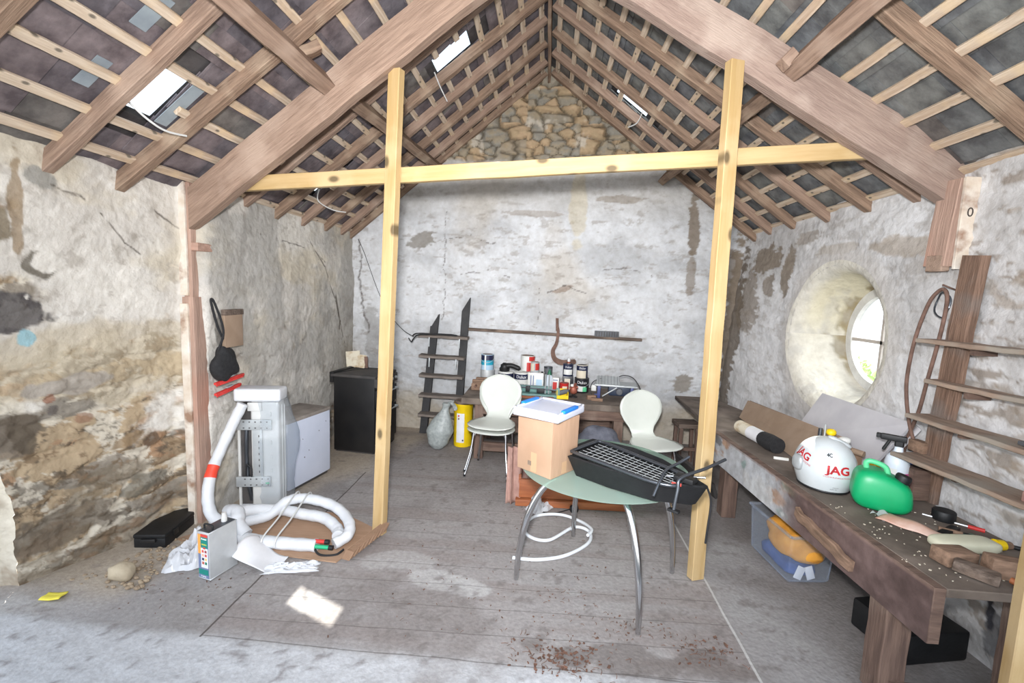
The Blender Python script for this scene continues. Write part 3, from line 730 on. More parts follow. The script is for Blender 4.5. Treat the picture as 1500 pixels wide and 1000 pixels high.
# round window
t = thing('window_1', None, None, (0, 0, 0)); t['kind'] = 'structure'
M['white_paint'] = mat('old white paint', (226, 226, 222), (205, 204, 200), scale=9, rough=.6)
M['muntin'] = mat('greyed glazing bar', (196, 188, 180), (176, 168, 160), scale=9, rough=.6)
b = B()
xw = 2.83
ring = [(r, z) for r, z in ((.385, 0), (.385, .05), (.47, .05), (.47, 0), (.385, 0))]
b.lathe(ring, 64, (xw, WY, WZ), Euler((0, R(90), 0)), cap=False); o = b.out('frame', 'white_paint', t)
b = B(); b.box((xw + .025, WY, WZ - .02), (.03, .79, .028)); b.box((xw + .025, WY + .015, WZ), (.03, .026, .79)); o = b.out('glazing_bar', 'muntin', t)
M['window_pane'] = thin_glass('window glass', (244, 248, 250), .06, .03)
b = B(); vs = [b.bm.verts.new((xw + .035, WY + .39 * math.cos(a), WZ + .39 * math.sin(a))) for a in np.linspace(0, 2 * math.pi, 48, endpoint=False)]; b.bm.faces.new(vs); o = b.out('pane', 'window_pane', t)
#PART2

# ------------------------------------------------------------------ things: shared materials
M['black'] = mat('black enamel', (22, 22, 24), (34, 33, 33), scale=5, rough=.45)
M['black_plastic'] = mat('black plastic', (15, 16, 18), (24, 25, 27), scale=30, rough=.55, bump=.06)
M['black_cloth'] = mat('black cloth', (28, 28, 30), (40, 40, 42), scale=40, rough=.9, bump=.2)
M['white_enamel'] = mat('white enamel', (206, 212, 228), (198, 205, 221), scale=3, rough=.35)
M['white_plastic'] = mat('white plastic', (208, 208, 205), (198, 198, 195), scale=5, rough=.4)
M['grey_top'] = mat('dusty grey top', (150, 142, 134), (122, 114, 108), scale=7, rough=.85)
M['dust_black'] = mat('dusty black', (78, 74, 72), (56, 54, 54), scale=6, rough=.7)
M['steel'] = mat('dull steel', (186, 191, 192), (166, 170, 172), scale=6, rough=.42, metal=.35)
M['chrome'] = mat('chrome', (205, 206, 208), rough=.12, metal=1.0)
M['dark_metal'] = mat('dark grey metal', (92, 96, 102), rough=.35, metal=.8)
M['rust'] = mat('rusty iron', (124, 96, 84), (92, 70, 60), scale=14, rough=.85, bump=.3)
M['foam_white'] = mat('white pipe wrap', (214, 216, 219), (202, 205, 209), scale=9, rough=.55, bump=.35, bscale=12)
M['red'] = mat('red plastic', (214, 62, 56), (196, 50, 46), scale=10, rough=.5)
M['red_tape'] = mat('red tape', (228, 70, 48), rough=.5)
M['green_cap'] = mat('green plastic', (40, 168, 120), rough=.4)
M['card'] = mat('brown cardboard', (174, 142, 117), (162, 131, 106), scale=4, stretch=(1, 6, 1), rough=.85, bump=.05)
M['card_grey'] = mat('dusty cardboard', (160, 138, 118), (146, 124, 104), scale=5, rough=.9, bump=.08)
M['tape'] = mat('parcel tape', (182, 148, 116), rough=.35)
M['paper'] = mat('white paper', (226, 226, 228), (214, 214, 216), scale=6, rough=.8)
M['paper_old'] = mat('stained paper', (212, 204, 184), (178, 156, 124), scale=9, rough=.85, lo=.45, hi=.6)
M['yellow'] = mat('yellow plastic', (240, 206, 20), (232, 196, 16), scale=6, rough=.45)
M['yellow_paper'] = mat('yellow paper', (240, 226, 90), (228, 212, 76), scale=20, rough=.8)
M['chair_white'] = mat('white painted plywood', (204, 207, 200), (196, 200, 192), scale=3, rough=.32)
M['bench_top'] = mat('dusty bench top', (120, 108, 98), (88, 78, 70), scale=4, stretch=(1, 1, 1), rough=.9, bump=.25, bscale=14, c3=(136, 124, 114), s3=3)
M['bench_wood'] = mat('brown bench timber', (116, 94, 82), (84, 66, 58), scale=3, stretch=(1, 9, 9), rough=.85, bump=.3, bscale=9, c3=(128, 110, 98), s3=3)
M['apron'] = mat('painted bench apron', (255, 255, 255), (210, 206, 204), scale=12, rough=.8, bump=.25, vcol=True)
M['shelf_wood'] = mat('pale shelf board', (168, 146, 128), (128, 108, 94), scale=4, stretch=(1, 9, 9), rough=.88, bump=.25, c3=(150, 140, 128), s3=3)
M['tread'] = mat('worn tread', (134, 124, 116), (104, 95, 88), scale=4, stretch=(1, 9, 9), rough=.88, bump=.2)
M['black_paint'] = mat('black painted wood', (40, 40, 42), (54, 53, 54), scale=8, rough=.7, bump=.15)
M['blue'] = mat('blue plastic', (24, 124, 220), rough=.4)
M['green_can'] = mat('green plastic', (12, 164, 104), (8, 150, 92), scale=4, rough=.38, sub=.1)
M['green_pale'] = mat('pale green plastic', (90, 196, 140), rough=.4)
M['glass_green'] = thin_glass('green table glass', (196, 218, 206), .10, .06, .32)
M['orange_wood'] = mat('orange brown wood', (160, 96, 58), (132, 74, 44), scale=3, stretch=(1, 8, 8), rough=.6)
M['pink_cloth'] = mat('pinkish brown cloth', (176, 142, 130), (152, 118, 108), scale=12, rough=.95, bump=.2)
M['grey_cloth'] = mat('grey cloth', (112, 114, 124), (84, 86, 96), scale=10, rough=.95, bump=.25)
M['orange_cloth'] = mat('orange cloth', (226, 160, 62), (208, 138, 44), scale=8, rough=.9, bump=.2)
M['blue_cloth'] = mat('blue cloth', (60, 92, 150), (40, 66, 118), scale=8, rough=.9, bump=.2)
M['helmet'] = mat('white helmet shell', (202, 208, 210), (192, 199, 201), scale=5, rough=.28, coat=.3)
M['letter_red'] = mat('red lettering', (206, 44, 52), rough=.5)
M['letter_black'] = mat('black lettering', (26, 26, 30), rough=.5)
M['letter_white'] = mat('white lettering', (240, 240, 240), rough=.5)
M['letter_yellow'] = mat('yellow lettering', (236, 224, 60), rough=.5)
M['navy'] = mat('navy label', (30, 36, 66), rough=.4)
M['teal'] = mat('teal label', (34, 150, 176), rough=.4)
M['sky_blue'] = mat('pale blue label', (176, 204, 224), rough=.4)
M['can_white'] = mat('white can', (226, 226, 222), (212, 212, 206), scale=10, rough=.4)
M['can_cream'] = mat('cream can', (214, 204, 184), rough=.45)
M['can_black'] = mat('black can', (32, 31, 36), rough=.35)
M['can_red'] = mat('red can', (196, 52, 46), (180, 44, 40), scale=8, rough=.4)
M['tin'] = mat('bare tin', (206, 209, 210), (188, 191, 193), scale=6, rough=.4, metal=.35)
M['tin_top'] = mat('rusty lid', (142, 124, 108), (110, 94, 82), scale=14, rough=.6, metal=.3)
M['lid_plastic'] = mat('milky plastic', (200, 203, 216), (192, 195, 209), scale=4, rough=.35)
M['sandbag'] = mat('cloudy plastic bag of grit', (168, 174, 172), (140, 146, 144), scale=30, rough=.45, bump=.2, bscale=12)
M['clear_film'] = thin_glass('clear plastic film', (236, 240, 244), .10, .18, .10)
M['milky_film'] = thin_glass('milky plastic film', (240, 242, 246), .10, .2, .55)
M['tub_plastic'] = thin_glass('cloudy blue tub', (240, 245, 252), .05, .2, .10)
M['stone'] = mat('pale stone', (188, 174, 150), (160, 146, 124), scale=9, rough=.9, bump=.4)
M['teal_metal'] = mat('green machine metal', (110, 150, 144), (90, 124, 120), scale=9, rough=.5)
M['saw_blue'] = mat('blue saw paint', (50, 62, 118), rough=.45)
M['saw_dark'] = mat('dark blue casing', (34, 46, 66), rough=.5)
M['copper'] = mat('reddish metal', (158, 92, 74), (128, 72, 58), scale=20, rough=.5, metal=.4)
M['bottle_white'] = mat('pale bottle plastic', (216, 226, 236), rough=.35)
M['cream_plastic'] = mat('cream plastic', (216, 214, 190), (204, 202, 178), scale=6, rough=.5)
M['pink'] = mat('pink liquid', (214, 88, 160), rough=.3)
M['brown_tool'] = mat('dusty tool wood', (146, 118, 98), (108, 86, 70), scale=8, stretch=(1, 5, 5), rough=.85, bump=.2)
M['grey_block'] = mat('grey block', (104, 106, 110), (84, 86, 90), scale=12, rough=.8)
M['cable'] = mat('black cable', (30, 30, 32), rough=.5)
M['white_hose'] = mat('white hose', (222, 226, 230), rough=.4)
M['green_dark'] = mat('dark green plastic', (30, 104, 74), rough=.45)
M['leaf'] = mat('green leaves', (196, 218, 150), (160, 194, 104), scale=5, rough=.6)
M['litter'] = mat('dry leaf litter', (122, 86, 70), (84, 66, 56), scale=30, rough=.95, world=True)
M['earth'] = mat('dry earth', (168, 150, 126), (140, 122, 102), scale=18, rough=.95, bump=.5)
M['red_label'] = mat('red label', (206, 70, 60), rough=.5)
M['orange_label'] = mat('orange label', (238, 160, 78), rough=.5)
M['slate_label'] = mat('blue grey label', (112, 124, 156), rough=.5)
M['tin_blue'] = mat('green blue label', (22, 128, 118), rough=.5)

def BX(parent, name, m, c, s, bev=.004, rot=None, label=None, taper=None, seg=2):
    b = B(); b.box(c, s, rot, bev, seg, taper); return b.out(name, m, parent, label=label)
def TB(parent, name, m, pts, r, n=8, closed=False, label=None):
    b = B(); b.tube(pts, r, n, closed); return b.out(name, m, parent, label=label)
def LT(parent, name, m, prof, c=(0, 0, 0), rot=None, n=28, label=None, cap=True):
    b = B(); b.lathe(prof, n, c, rot, cap); return b.out(name, m, parent, label=label)
def spline(pts, k=8, closed=False):
    P = [Vector(p) for p in pts]; n = len(P); out = []
    for i in range(n if closed else n - 1):
        if closed: a, b, c, d = P[i - 1], P[i], P[(i + 1) % n], P[(i + 2) % n]
        else: a, b, c, d = P[max(i - 1, 0)], P[i], P[i + 1], P[min(i + 2, n - 1)]
        for j in range(k):
            t = j / k
            out.append(.5 * ((2 * b) + (c - a) * t + (2 * a - 5 * b + 4 * c - d) * t * t + (3 * b - a - 3 * c + d) * t ** 3))
    if not closed: out.append(P[-1])
    return out
def frame2(p, x2):
    """an Empty's yaw so that local +X points along x2"""
    return math.atan2(x2[1], x2[0])

# ------------------------------------------------------------------ left side
t = thing('cooker', 'black freestanding cooker with a dusty hob against the left wall', 'cooker', (-2.09, 5.157, 0), R(-6.6))
BX(t, 'body', 'black', (0, 0, .445), (.50, .52, .86), .006)
BX(t, 'plinth', 'dust_black', (0.005, 0, .02), (.47, .50, .04), .003)
BX(t, 'hob', 'dust_black', (-.01, 0, .885), (.55, .535, .03), .006)
BX(t, 'rear_panel', 'black', (-.275, 0, .86), (.05, .53, .12), .005)
BX(t, 'control_panel', 'dust_black', (.262, 0, .82), (.045, .52, .1), .008)
for i in range(5): LT(t, 'knob', 'steel', [(.018, 0), (.018, .02), (.012, .024)], (.283, -.2 + .1 * i, .82), Euler((0, R(90), 0)), 14)
for z, h in ((.635, .2), (.31, .40)):
    d = BX(t, 'oven_door', 'black', (.262, 0, z), (.03, .50, h), .006)
    TB(d, 'handle', 'steel', [(.275, -.21, z + h / 2 - .04), (.315, -.21, z + h / 2 - .04), (.315, .21, z + h / 2 - .04), (.275, .21, z + h / 2 - .04)], .009)
TB(t, 'cable', 'cable', spline([(-.24, -.2, .905), (-.1, .12, .908), (.12, .2, .906), (.2, -.05, .905)]), .004)
t2 = thing('paper_stack', 'stained old papers propped against the wall on the black cooker', 'papers', (-2.30, 5.36, .902), R(8))
BX(t2, 'sheet', 'paper_old', (-.03, .02, .10), (.17, .006, .2), 0, Euler((R(-8), R(-6), 0)))
BX(t2, 'sheet', 'paper_old', (.05, -.01, .085), (.15, .006, .16), 0, Euler((R(-10), R(8), R(4))))
BX(t2, 'sheet', 'rust', (.13, .0, .07), (.04, .02, .14), .003, Euler((R(-8), R(-4), 0)))
TB(None, 'cord', 'steel', spline([(-1.808, 5.02, .72), (-1.80, 5.0, .6), (-1.79, 5.04, .45), (-1.77, 4.97, .38)]), .004)
tag(B.last, 'thin pale cord hanging from the cooker door handle', 'cord')

t = thing('freezer', 'white chest freezer with a dusty top behind the boxed air unit', 'freezer', (-2.365, 4.10, 0), R(-12))
BX(t, 'body', 'white_enamel', (0, 0, .34), (.37, .57, .62), .012)
BX(t, 'lid', 'grey_top', (0, 0, .665), (.378, .578, .035), .01)
BX(t, 'plinth', 'dust_black', (0, 0, .015), (.33, .53, .03), .003)
b = B()
for y, z, w in ((.12, .48, .006), (-.02, .33, .006), (-.08, .28, .010), (.22, .55, .006), (-.1, .46, .005)): b.box((.186, y, z), (.001, w, .012), Euler((R(30), 0, 0)))
b.out('scuff', 'dust_black', t)

t = thing('air_conditioner', 'white wall air conditioner stood on end in clear wrap with its back showing', 'air conditioner', (-2.30, 3.45, 0.012), R(10))
BX(t, 'casing', 'white_plastic', (.05, .075, .47), (.22, .13, .90), .02, None, None, None, 3)
BX(t, 'back_recess', 'dust_black', (-.095, .085, .46), (.12, .10, .86), .006)
BX(t, 'edge_rail', 'white_plastic', (-.158, .065, .44), (.02, .09, .80), .005)
b = B()
for i, x in enumerate((.158, .166, .174)): b.box((x - .004, .05 + .03 * i, .45), (.006, .008, .86))
for k in range(6): b.box((.10, .006, .22 + .12 * k), (.012, .006, .035), None, .002)
b.out('casing_ribs', 'white_plastic', t)
BX(t, 'end_cap', 'foam_white', (.0, .075, .975), (.36, .17, .105), .022, None, 'white foam end cap', None, 3)
BX(t, 'foot_cap', 'foam_white', (.0, .08, .02), (.34, .17, .045), .012, None, 'white foam foot')
br = BX(t, 'mounting_bracket', 'steel', (.0, -.005, .50), (.075, .012, .46), .003, None, 'grey steel bracket')
for z, x in ((.735, -.01), (.255, -.025)):
    BX(br, 'cross_plate', 'steel', (x - .01, -.012, z), (.27, .014, .085), .004)
b = B()
for z in (.76, .71, .28, .23):
    for k in range(5): b.box((-.1 + .045 * k, -.0200, z), (.012, .002, .008))
for k in range(7): b.box((.012, -.0125, .34 + .05 * k), (.006, .002, .018))
b.out('bracket_slots', 'dust_black', br)
TB(t, 'drain_hose', 'dark_metal', spline([(-.095, .035, .76), (-.10, .02, .6), (-.105, .03, .42), (-.09, .02, .22), (-.07, .03, .08)]), .016, 10)
TB(t, 'power_cable', 'cable', spline([(-.09, .0, .40), (-.05, -.01, .36), (-.055, -.012, .28), (-.10, .0, .30), (-.09, .0, .40)]), .006)
BX(t, 'label_sticker', 'green_cap', (.075, -.0195, .245), (.03, .002, .012), 0)
BX(t, 'pipe_outlet', 'white_plastic', (-.02, .01, .88), (.11, .03, .07), .006)
rs = random.Random(5)
def film(u, v):
    a = -1.5 + 4.4 * u
    x = .02 + (.205 + .02 * math.sin(9 * v + 5 * u)) * math.cos(a) + rs.uniform(-.006, .006) + (.055 * math.sin(math.pi * v) if math.cos(a) > .3 else 0)
    return Vector((x, .08 + (.13 + .012 * math.sin(13 * v)) * math.sin(a) + rs.uniform(-.008, .008), .02 + .92 * v))
b = B(); b.sheet(film, 26, 22); b.out('plastic_wrap', 'clear_film', t, label='clear plastic wrap')
t = thing('pipe_coil', 'thick white wrapped pipes looping from the air conditioner onto the cardboard', 'pipe', (-2.0, 3.1, .012))
O = Vector((-2.0, 3.1, .012))
def W2(pts): return [Vector(p) - O for p in pts]
rr = random.Random(2)
def wrapped(pts, r, k=10):
    p = spline(W2(pts), k); return p, [r * (1 + .035 * math.sin(i * 1.3) + rr.uniform(-.025, .025)) for i in range(len(p))]
p, r_ = wrapped([(-2.375, 3.385, .93), (-2.42, 3.34, .80), (-2.475, 3.25, .585), (-2.475, 3.14, .43), (-2.44, 3.06, .27), (-2.38, 3.05, .14), (-2.27, 3.14, .075), (-2.1, 3.25, .085), (-2.0, 3.36, .16), (-1.85, 3.40, .17), (-1.62, 3.36, .145), (-1.44, 3.22, .115), (-1.375, 3.08, .08), (-1.44, 2.985, .055)], .040)
b = B(); b.tube(p, r_, 14); o = b.out('pipe_bundle', 'foam_white', t)
i0 = 26
b = B(); b.tube(p[i0:i0 + 6], [x * 1.04 for x in r_[i0:i0 + 6]], 14); b.out('red_tape', 'red_tape', t, label='red tape band')
p, r_ = wrapped([(-2.33, 3.10, .07), (-2.24, 3.17, .15), (-2.05, 3.32, .10), (-1.85, 3.31, .085), (-1.65, 3.27, .085), (-1.50, 3.17, .06), (-1.46, 3.09, .055)], .042)
b = B(); b.tube(p, r_, 14); b.out('pipe_bundle', 'foam_white', t)
p, r_ = wrapped([(-2.42, 3.10, .10), (-2.3, 3.02, .06), (-2.05, 2.965, .05), (-1.8, 2.95, .052), (-1.55, 2.955, .052)], .044)
b = B(); b.tube(p, r_, 14); b.out('pipe_bundle', 'foam_white', t)
p, r_ = wrapped([(-2.36, 3.16, .15), (-2.24, 3.10, .18), (-2.18, 3.02, .13), (-2.1, 2.99, .07)], .046)
b = B(); b.tube(p, r_, 14); b.out('pipe_bundle', 'foam_white', t)
for (y, z, m, l) in ((2.955, .085, 'red', .07), (2.93, .06, 'green_cap', .11)):
    b = B(); b.tube(W2([(-1.56, y, z), (-1.56 + l, y, z)]), .014, 12); o = b.out('pipe_end', m, t, label=('red' if m == 'red' else 'green') + ' pipe end cap')
    b = B(); b.tube(W2([(-1.56 + l, y, z), (-1.53 + l, y, z)]), .017, 12); b.out('nut', 'black_plastic', o)
TB(t, 'cable', 'cable', W2(spline([(-1.56, 2.93, .05), (-1.5, 2.90, .02), (-1.40, 2.92, .015), (-1.36, 2.97, .03)])), .008)
for x, dy in ((-1.93, 0), (-1.83, .01)):
    b = B(); b.tube(W2(spline([(x, 2.895, .05), (x, 2.93, .105), (x + .01, 3.1, .16), (x - .02, 3.40, .215), (x - .02, 3.455, .17)])), .006, 6); b.out('cable_tie', 'white_plastic', t)

t = thing('cardboard_sheet', 'flattened brown cardboard lying under the white pipes', 'cardboard', (0, 0, 0))
b = B(); b.prism([(-2.62, 2.97), (-2.3, 2.86), (-1.9, 2.885), (-1.36, 2.85), (-1.24, 3.30), (-1.62, 3.52), (-2.1, 3.47), (-2.5, 3.13)], .010, Matrix.Translation((0, 0, .001))); b.out('sheet', 'card', t)
b = B(); ax = Vector((.12, .43, 0)).normalized(); nx = Vector((.43, -.12, 0)).normalized()
for k in range(5):
    base = Vector((-1.335, 2.87, .012)) + nx * (.012 * k)
    mm = Matrix((ax, nx, Vector((0, 0, 1)))).transposed().to_4x4(); mm.translation = base
    b.box((.22, 0, .05), (.43, .004, .085), None); 
    for v in list(b.bm.verts)[-8:]: v.co = mm @ (Matrix.Rotation(R(-28), 4, 'X') @ v.co)
    for q in range(16):
        b.box((.012 + .027 * q, .006, .05), (.003, .009, .082), Euler((0, 0, R(40 if q % 2 else -40))))
        for v in list(b.bm.verts)[-8:]: v.co = mm @ (Matrix.Rotation(R(-28), 4, 'X') @ v.co)
b.out('folded_end', 'card', t)
def crumple(name, lab, cat, c, sx_, sy_, h, m, seed, rz=0):
    n = Noise(seed); b = B()
    def f(u, v):
        e = math.sin(math.pi * u) * math.sin(math.pi * v)
        k = float(n.f(np.array(u * 3.1 + seed), np.array(v * 3.1), 1.6, 4))
        return Vector(((u - .5) * sx_ * (1 + .3 * (k - .5)), (v - .5) * sy_ * (1 + .4 * (k - .5)), .006 + h * e ** .6 * max(0, k * 2.2 - .45)))
    b.sheet(f, 26, 22); o = b.out(name, m, loc=c, rot=(0, 0, rz)); return tag(o, lab, cat)
crumple('plastic_bag', 'crumpled clear plastic sheet on the floor left of the paint tin', 'plastic', (-2.33, 2.80, 0), .30, .34, .16, 'milky_film', 3, .4)
b = B(); b.sheet(lambda u, v: Vector(((u - .5) * .30, (v - .5) * .24 * (1 - .3 * u), .008 + .13 * (1 - u) ** 2.2 * (.55 + .45 * math.sin(3 * v)) + .02 * math.sin(4 * u + 3 * v) * u)), 22, 14)
tag(b.out('paper_sheet', 'paper', loc=(-1.86, 2.80, .004), rot=(0, 0, -.25), solid=.002), 'curled white paper sheet on the floor right of the paint tin', 'paper')
crumple('plastic_strip', 'torn strip of clear plastic lying in front of the cardboard', 'plastic', (-1.62, 2.75, 0), .34, .10, .05, 'milky_film', 11, .25)

crumple('plastic_scrap', 'small scrap of clear plastic on the floor behind the white hose', 'plastic', (.02, 3.86, 0), .24, .16, .12, 'milky_film', 17, .8)

# paint tin
t = thing('paint_tin', 'rectangular five litre paint tin with colour chart label on the floor', 'tin', (-2.075, 2.675, 0), R(-14))
BX(t, 'body', 'tin', (0, 0, .155), (.10, .20, .31), .008)
b = B(); b.box((0, 0, .312), (.104, .204, .008), None, .003); b.out('top_rim', 'tin', t)
b = B(); b.box((0, 0, .004), (.104, .204, .008), None, .003); b.out('bottom_rim', 'tin', t)
BX(t, 'top_plate', 'dark_metal', (0, 0, .3165), (.092, .19, .003), .001)
TB(t, 'handle', 'black_plastic', spline([(-.035, -.06, .318), (-.03, -.06, .345), (.03, -.06, .345), (.035, -.06, .318)]), .006)
LT(t, 'cap', 'white_plastic', [(.018, 0), (.018, .03), (.014, .045), (.014, .06), (.0, .06)], (0, .05, .317))
la = BX(t, 'label', 'slate_label', (0, -.1012, .155), (.084, .002, .29), 0)
for nm, m, c, s_ in [('orange_band', 'orange_label', (-.028, -.1024, .235), (.026, .002, .13)), ('red_band', 'red_label', (.012, -.1025, .29), (.058, .002, .025)), ('header', 'tin_blue', (.012, -.1028, .25), (.058, .002, .07)),
                      ('panel', 'paper', (.012, -.1026, .145), (.058, .002, .13)), ('footer', 'tin_blue', (0, -.1026, .05), (.08, .002, .035)), ('badge', 'red_label', (.012, -.103, .212), (.02, .002, .012))]:
    BX(la, nm, m, c, s_, 0)
cols = [(206, 88, 76), (150, 74, 76), (226, 178, 150), (198, 84, 84), (40, 46, 84), (222, 190, 120), (184, 92, 74), (50, 120, 96)]
for i, cc in enumerate(cols):
    M['sw%d' % i] = mat('swatch', cc); BX(la, 'swatch', 'sw%d' % i, (.0 + .024 * (i % 2), -.104, .19 - .026 * (i // 2)), (.017, .001, .017), 0)
text(la, 'Ronseal', .014, 'letter_white', (.012, -.1042, .273), (R(90), 0, 0), bold=.0004)
text(la, 'PRESERVE', .010, 'letter_yellow', (.012, -.1042, .236), (R(90), 0, 0))
text(la, '5 Litres', .014, 'letter_white', (0, -.1042, .022), (R(90), 0, 0))

t = thing('tool_case', 'low black plastic case lying along the foot of the left wall', 'case', (-2.745, 3.08, .01), R(9))
BX(t, 'base', 'black_plastic', (0, 0, .035), (.21, .50, .07), .008)
BX(t, 'lid', 'black_plastic', (0, 0, .085), (.215, .505, .03), .01)
for y in (-.14, .14): BX(t, 'latch', 'black', (.109, y, .065), (.01, .05, .04), .003)
BX(t, 'handle', 'black', (0, -.26, .06), (.1, .02, .025), .006)
n9 = Noise(61)
b = B(); b.blob((0, 0, .05), (.075, .06, .055), .8, None, 20, 12, None, lambda p: p * (1 + .5 * (float(n9.f(np.array(p.x * 9 + 3), np.array(p.y * 9 + p.z * 7), 2, 4)) - .5)))
tag(b.out('loose_stone', 'stone', loc=(-2.60, 2.52, -.004)), 'loose pale stone on the earth beside the left wall', 'stone')
t = thing('folded_paper', 'small folded yellow paper on the floor by the doorway', 'paper', (-2.80, 2.285, .016), R(12))
b = B(); b.sheet(lambda u, v: Vector(((u - .5) * .105, (v - .5) * .07, .008 + .006 * abs(u - .5) * 2 + .004 * math.sin(6 * v))), 8, 6); b.out('sheet', 'yellow_paper', t, solid=.004)

# bag and red toothed bars hung behind the post
t = thing('shoulder_bag', 'black bag hanging by its strap from the left wall post', 'bag', (-2.525, 3.40, 1.13))
b = B(); b.blob((0, 0, .12), (.055, .125, .135), .8, .9, 24, 16, None, lambda p: Vector((p.x, p.y * (1 - .25 * p.z / .13), p.z)) * (1 + .12 * math.sin(p.y * 40 + p.z * 30))); b.out('pouch', 'black_cloth', t)
TB(t, 'strap', 'black_cloth', spline([(.0, .06, .24), (-.01, -.04, .38), (-.03, -.09, .60), (-.02, -.07, .60), (.01, -.02, .38), (.0, -.07, .23)]), .009)
def toothed(name, lab, p0, p1, seed):
    p0, p1 = Vector(p0), Vector(p1); L = (p1 - p0).length
    t = thing(name, lab, 'toothed bar', p0, group='red toothed bars'); x = (p1 - p0).normalized()
    t.rotation_euler = x.to_track_quat('X', 'Z').to_euler()
    BX(t, 'bar', 'red', (L / 2, 0, 0), (L, .024, .02), .004)
    b = B()
    for k in range(int(L / .02)): b.box((.012 + .02 * k, -.006, -.015), (.010, .012, .014), None, .002)
    b.out('teeth', 'red', t)
    BX(t, 'clip', 'steel', (L * .55, 0, .02), (.07, .02, .012), .003)
toothed('toothed_bar', 'upper red toothed bar hooked behind the post below the black bag', (-2.515, 3.27, 1.105), (-2.515, 3.60, 1.125), 1)
toothed('toothed_bar', 'lower red toothed bar hooked behind the post above the air unit', (-2.515, 3.27, 1.02), (-2.515, 3.56, 1.05), 2)
t = thing('wall_panel', 'small square grey panel fixed on the left wall beyond the post', 'panel', (-2.525, 3.50, 1.50))
BX(t, 'plate', 'card_grey', (0, 0, 0), (.03, .21, .26), .004); BX(t, 'top_strip', 'grey_wood', (.004, 0, .15), (.035, .22, .045), .004)

# ------------------------------------------------------------------ back wall
t = thing('step_ladder', 'short wooden steps with black strings leaning on the back wall', 'steps', (-1.30, 5.78, 0))
def string(pts_x, top, nm):
    b = B(); x0, x1 = pts_x; w = .095; d = .035; y0, y1 = 0, .085
    n = 10; rg = []
    for i in range(n + 1):
        s_ = i / n; z0 = top * s_
        x = x0 + (x1 - x0) * s_; y = y0 + (y1 - y0) * s_
        za, zb = z0 - (0.16 if i == n else 0), z0
        rg.append([b.bm.verts.new(v) for v in ((x - w / 2, y - d, za), (x + w / 2, y - d, zb), (x + w / 2, y + d, zb), (x - w / 2, y + d, za))])
    for p, q in zip(rg, rg[1:]):
        for k in range(4): b.bm.faces.new((p[k], p[(k + 1) % 4], q[(k + 1) % 4], q[k]))
    b.bm.faces.new(rg[0][::-1]); b.bm.faces.new(rg[-1]); return b.out(nm, 'black_paint', t)
string((-.25, -.135), 1.57, 'string'); string((.20, .27), 1.80, 'string')
for i, (z, xa, xb) in enumerate([(1.295, -.31, .32), (1.035, -.30, .285), (.785, -.29, .275), (.525, -.29, .27), (.275, -.29, .25)]):
    y = -.09 + .085 * z / 1.6
    o = timber('tread', None, None, (xa, y, z), (xb, y, z - .012), .16, .034, 'tread', parent=t, wob=.003, seg=8, seed=i)
    if i < 2:
        for x in (xa + .14, xb - .1): BX(o, 'bolt', 'steel', (x - xa, -.075, -.07), (.014, .012, .12), .002)
TB(None, 'wire', 'cable', spline([(-2.46, 5.82, 2.50), (-2.38, 5.83, 2.32), (-2.20, 5.83, 1.85), (-2.05, 5.83, 1.56), (-1.86, 5.80, 1.36), (-1.66, 5.64, 1.285)]), .004)
tag(B.last, 'thin black wire looping down the back wall to the steps', 'wire')
TB(None, 'rope_coil', 'cable', spline([(-1.66, 5.60, 1.30), (-1.60, 5.56, 1.335), (-1.45, 5.60, 1.335), (-1.2, 5.66, 1.33), (-1.1, 5.60, 1.325), (-1.3, 5.58, 1.33), (-1.55, 5.54, 1.325), (-1.64, 5.58, 1.27), (-1.68, 5.62, 1.22), (-1.72, 5.62, 1.27)]), .008)
tag(B.last, 'dark looped cord lying over the top tread of the steps', 'cord')
t = thing('grit_bag', 'knotted cloudy plastic bag of grit standing before the steps', 'bag', (-1.22, 5.20, .005))
n9 = Noise(71)
def bagf(p):
    h = (p.z + .28) / .56
    k = 1 + .10 * math.sin(7 * p.x / .1 + 9 * h) * .3
    s_ = np.interp(h, [0, .12, .4, .62, .8, .9, 1.0], [.35, .72, 1.0, .72, .36, .22, .36])
    s0 = max(1e-3, math.sqrt(max(0, 1 - (p.z / .28) ** 2)))
    f = s_ / max(s0, .12) * k
    return Vector((p.x * f + (.05 * h + .10 * max(0, h - .45)), p.y * f, p.z))
b = B(); b.blob((0, 0, .28), (.165, .13, .28), 1, 1, 28, 28, None, bagf); b.out('bag', 'sandbag', t)
b = B(); b.sheet(lambda u, v: Vector((.105 + .10 * v + .02 * math.sin(9 * u), -.03 + .07 * u + .02 * math.sin(8 * v + 5 * u), .55 + (.10 * v - .16 * v * v) + .02 * math.sin(7 * u))), 10, 8); b.out('neck', 'sandbag', t)
t = thing('pail', 'tall yellow plastic pail with brown crusted top beside the workbench', 'pail', (-.955, 5.40, 0))
LT(t, 'bucket', 'yellow', [(.108, 0), (.112, .02), (.116, .50), (.120, .505), (.120, .53)], n=32)
LT(t, 'crust', 'tin_top', [(.112, .525), (.112, .55), (.10, .562), (.0, .56)], n=32)
b = B(); b.sheet(lambda u, v: Vector((.1175 * math.sin(-.42 + .84 * u - .12), -.1175 * math.cos(-.42 + .84 * u - .12), .06 + .36 * v)), 8, 2); la = b.out('label', 'paper', t)
for z, m in ((.39, 'red_label'), (.355, 'tin_top'), (.09, 'dust_black')): BX(la, 'mark', m, (-.035 if z > .2 else .02, -.1165, z), (.018, .004, .02), 0)
timber('wall_rail', 'long thin wooden rail fixed across the back wall above the bench', 'rail', (-1.06, 5.86, 1.395), (1.23, 5.88, 1.345), .05, .035, 'grey_wood', wob=.002)
t = thing('sickle', 'rusty hooked iron hanging from the rail on the back wall', 'hook', (.165, 5.83, 1.285))
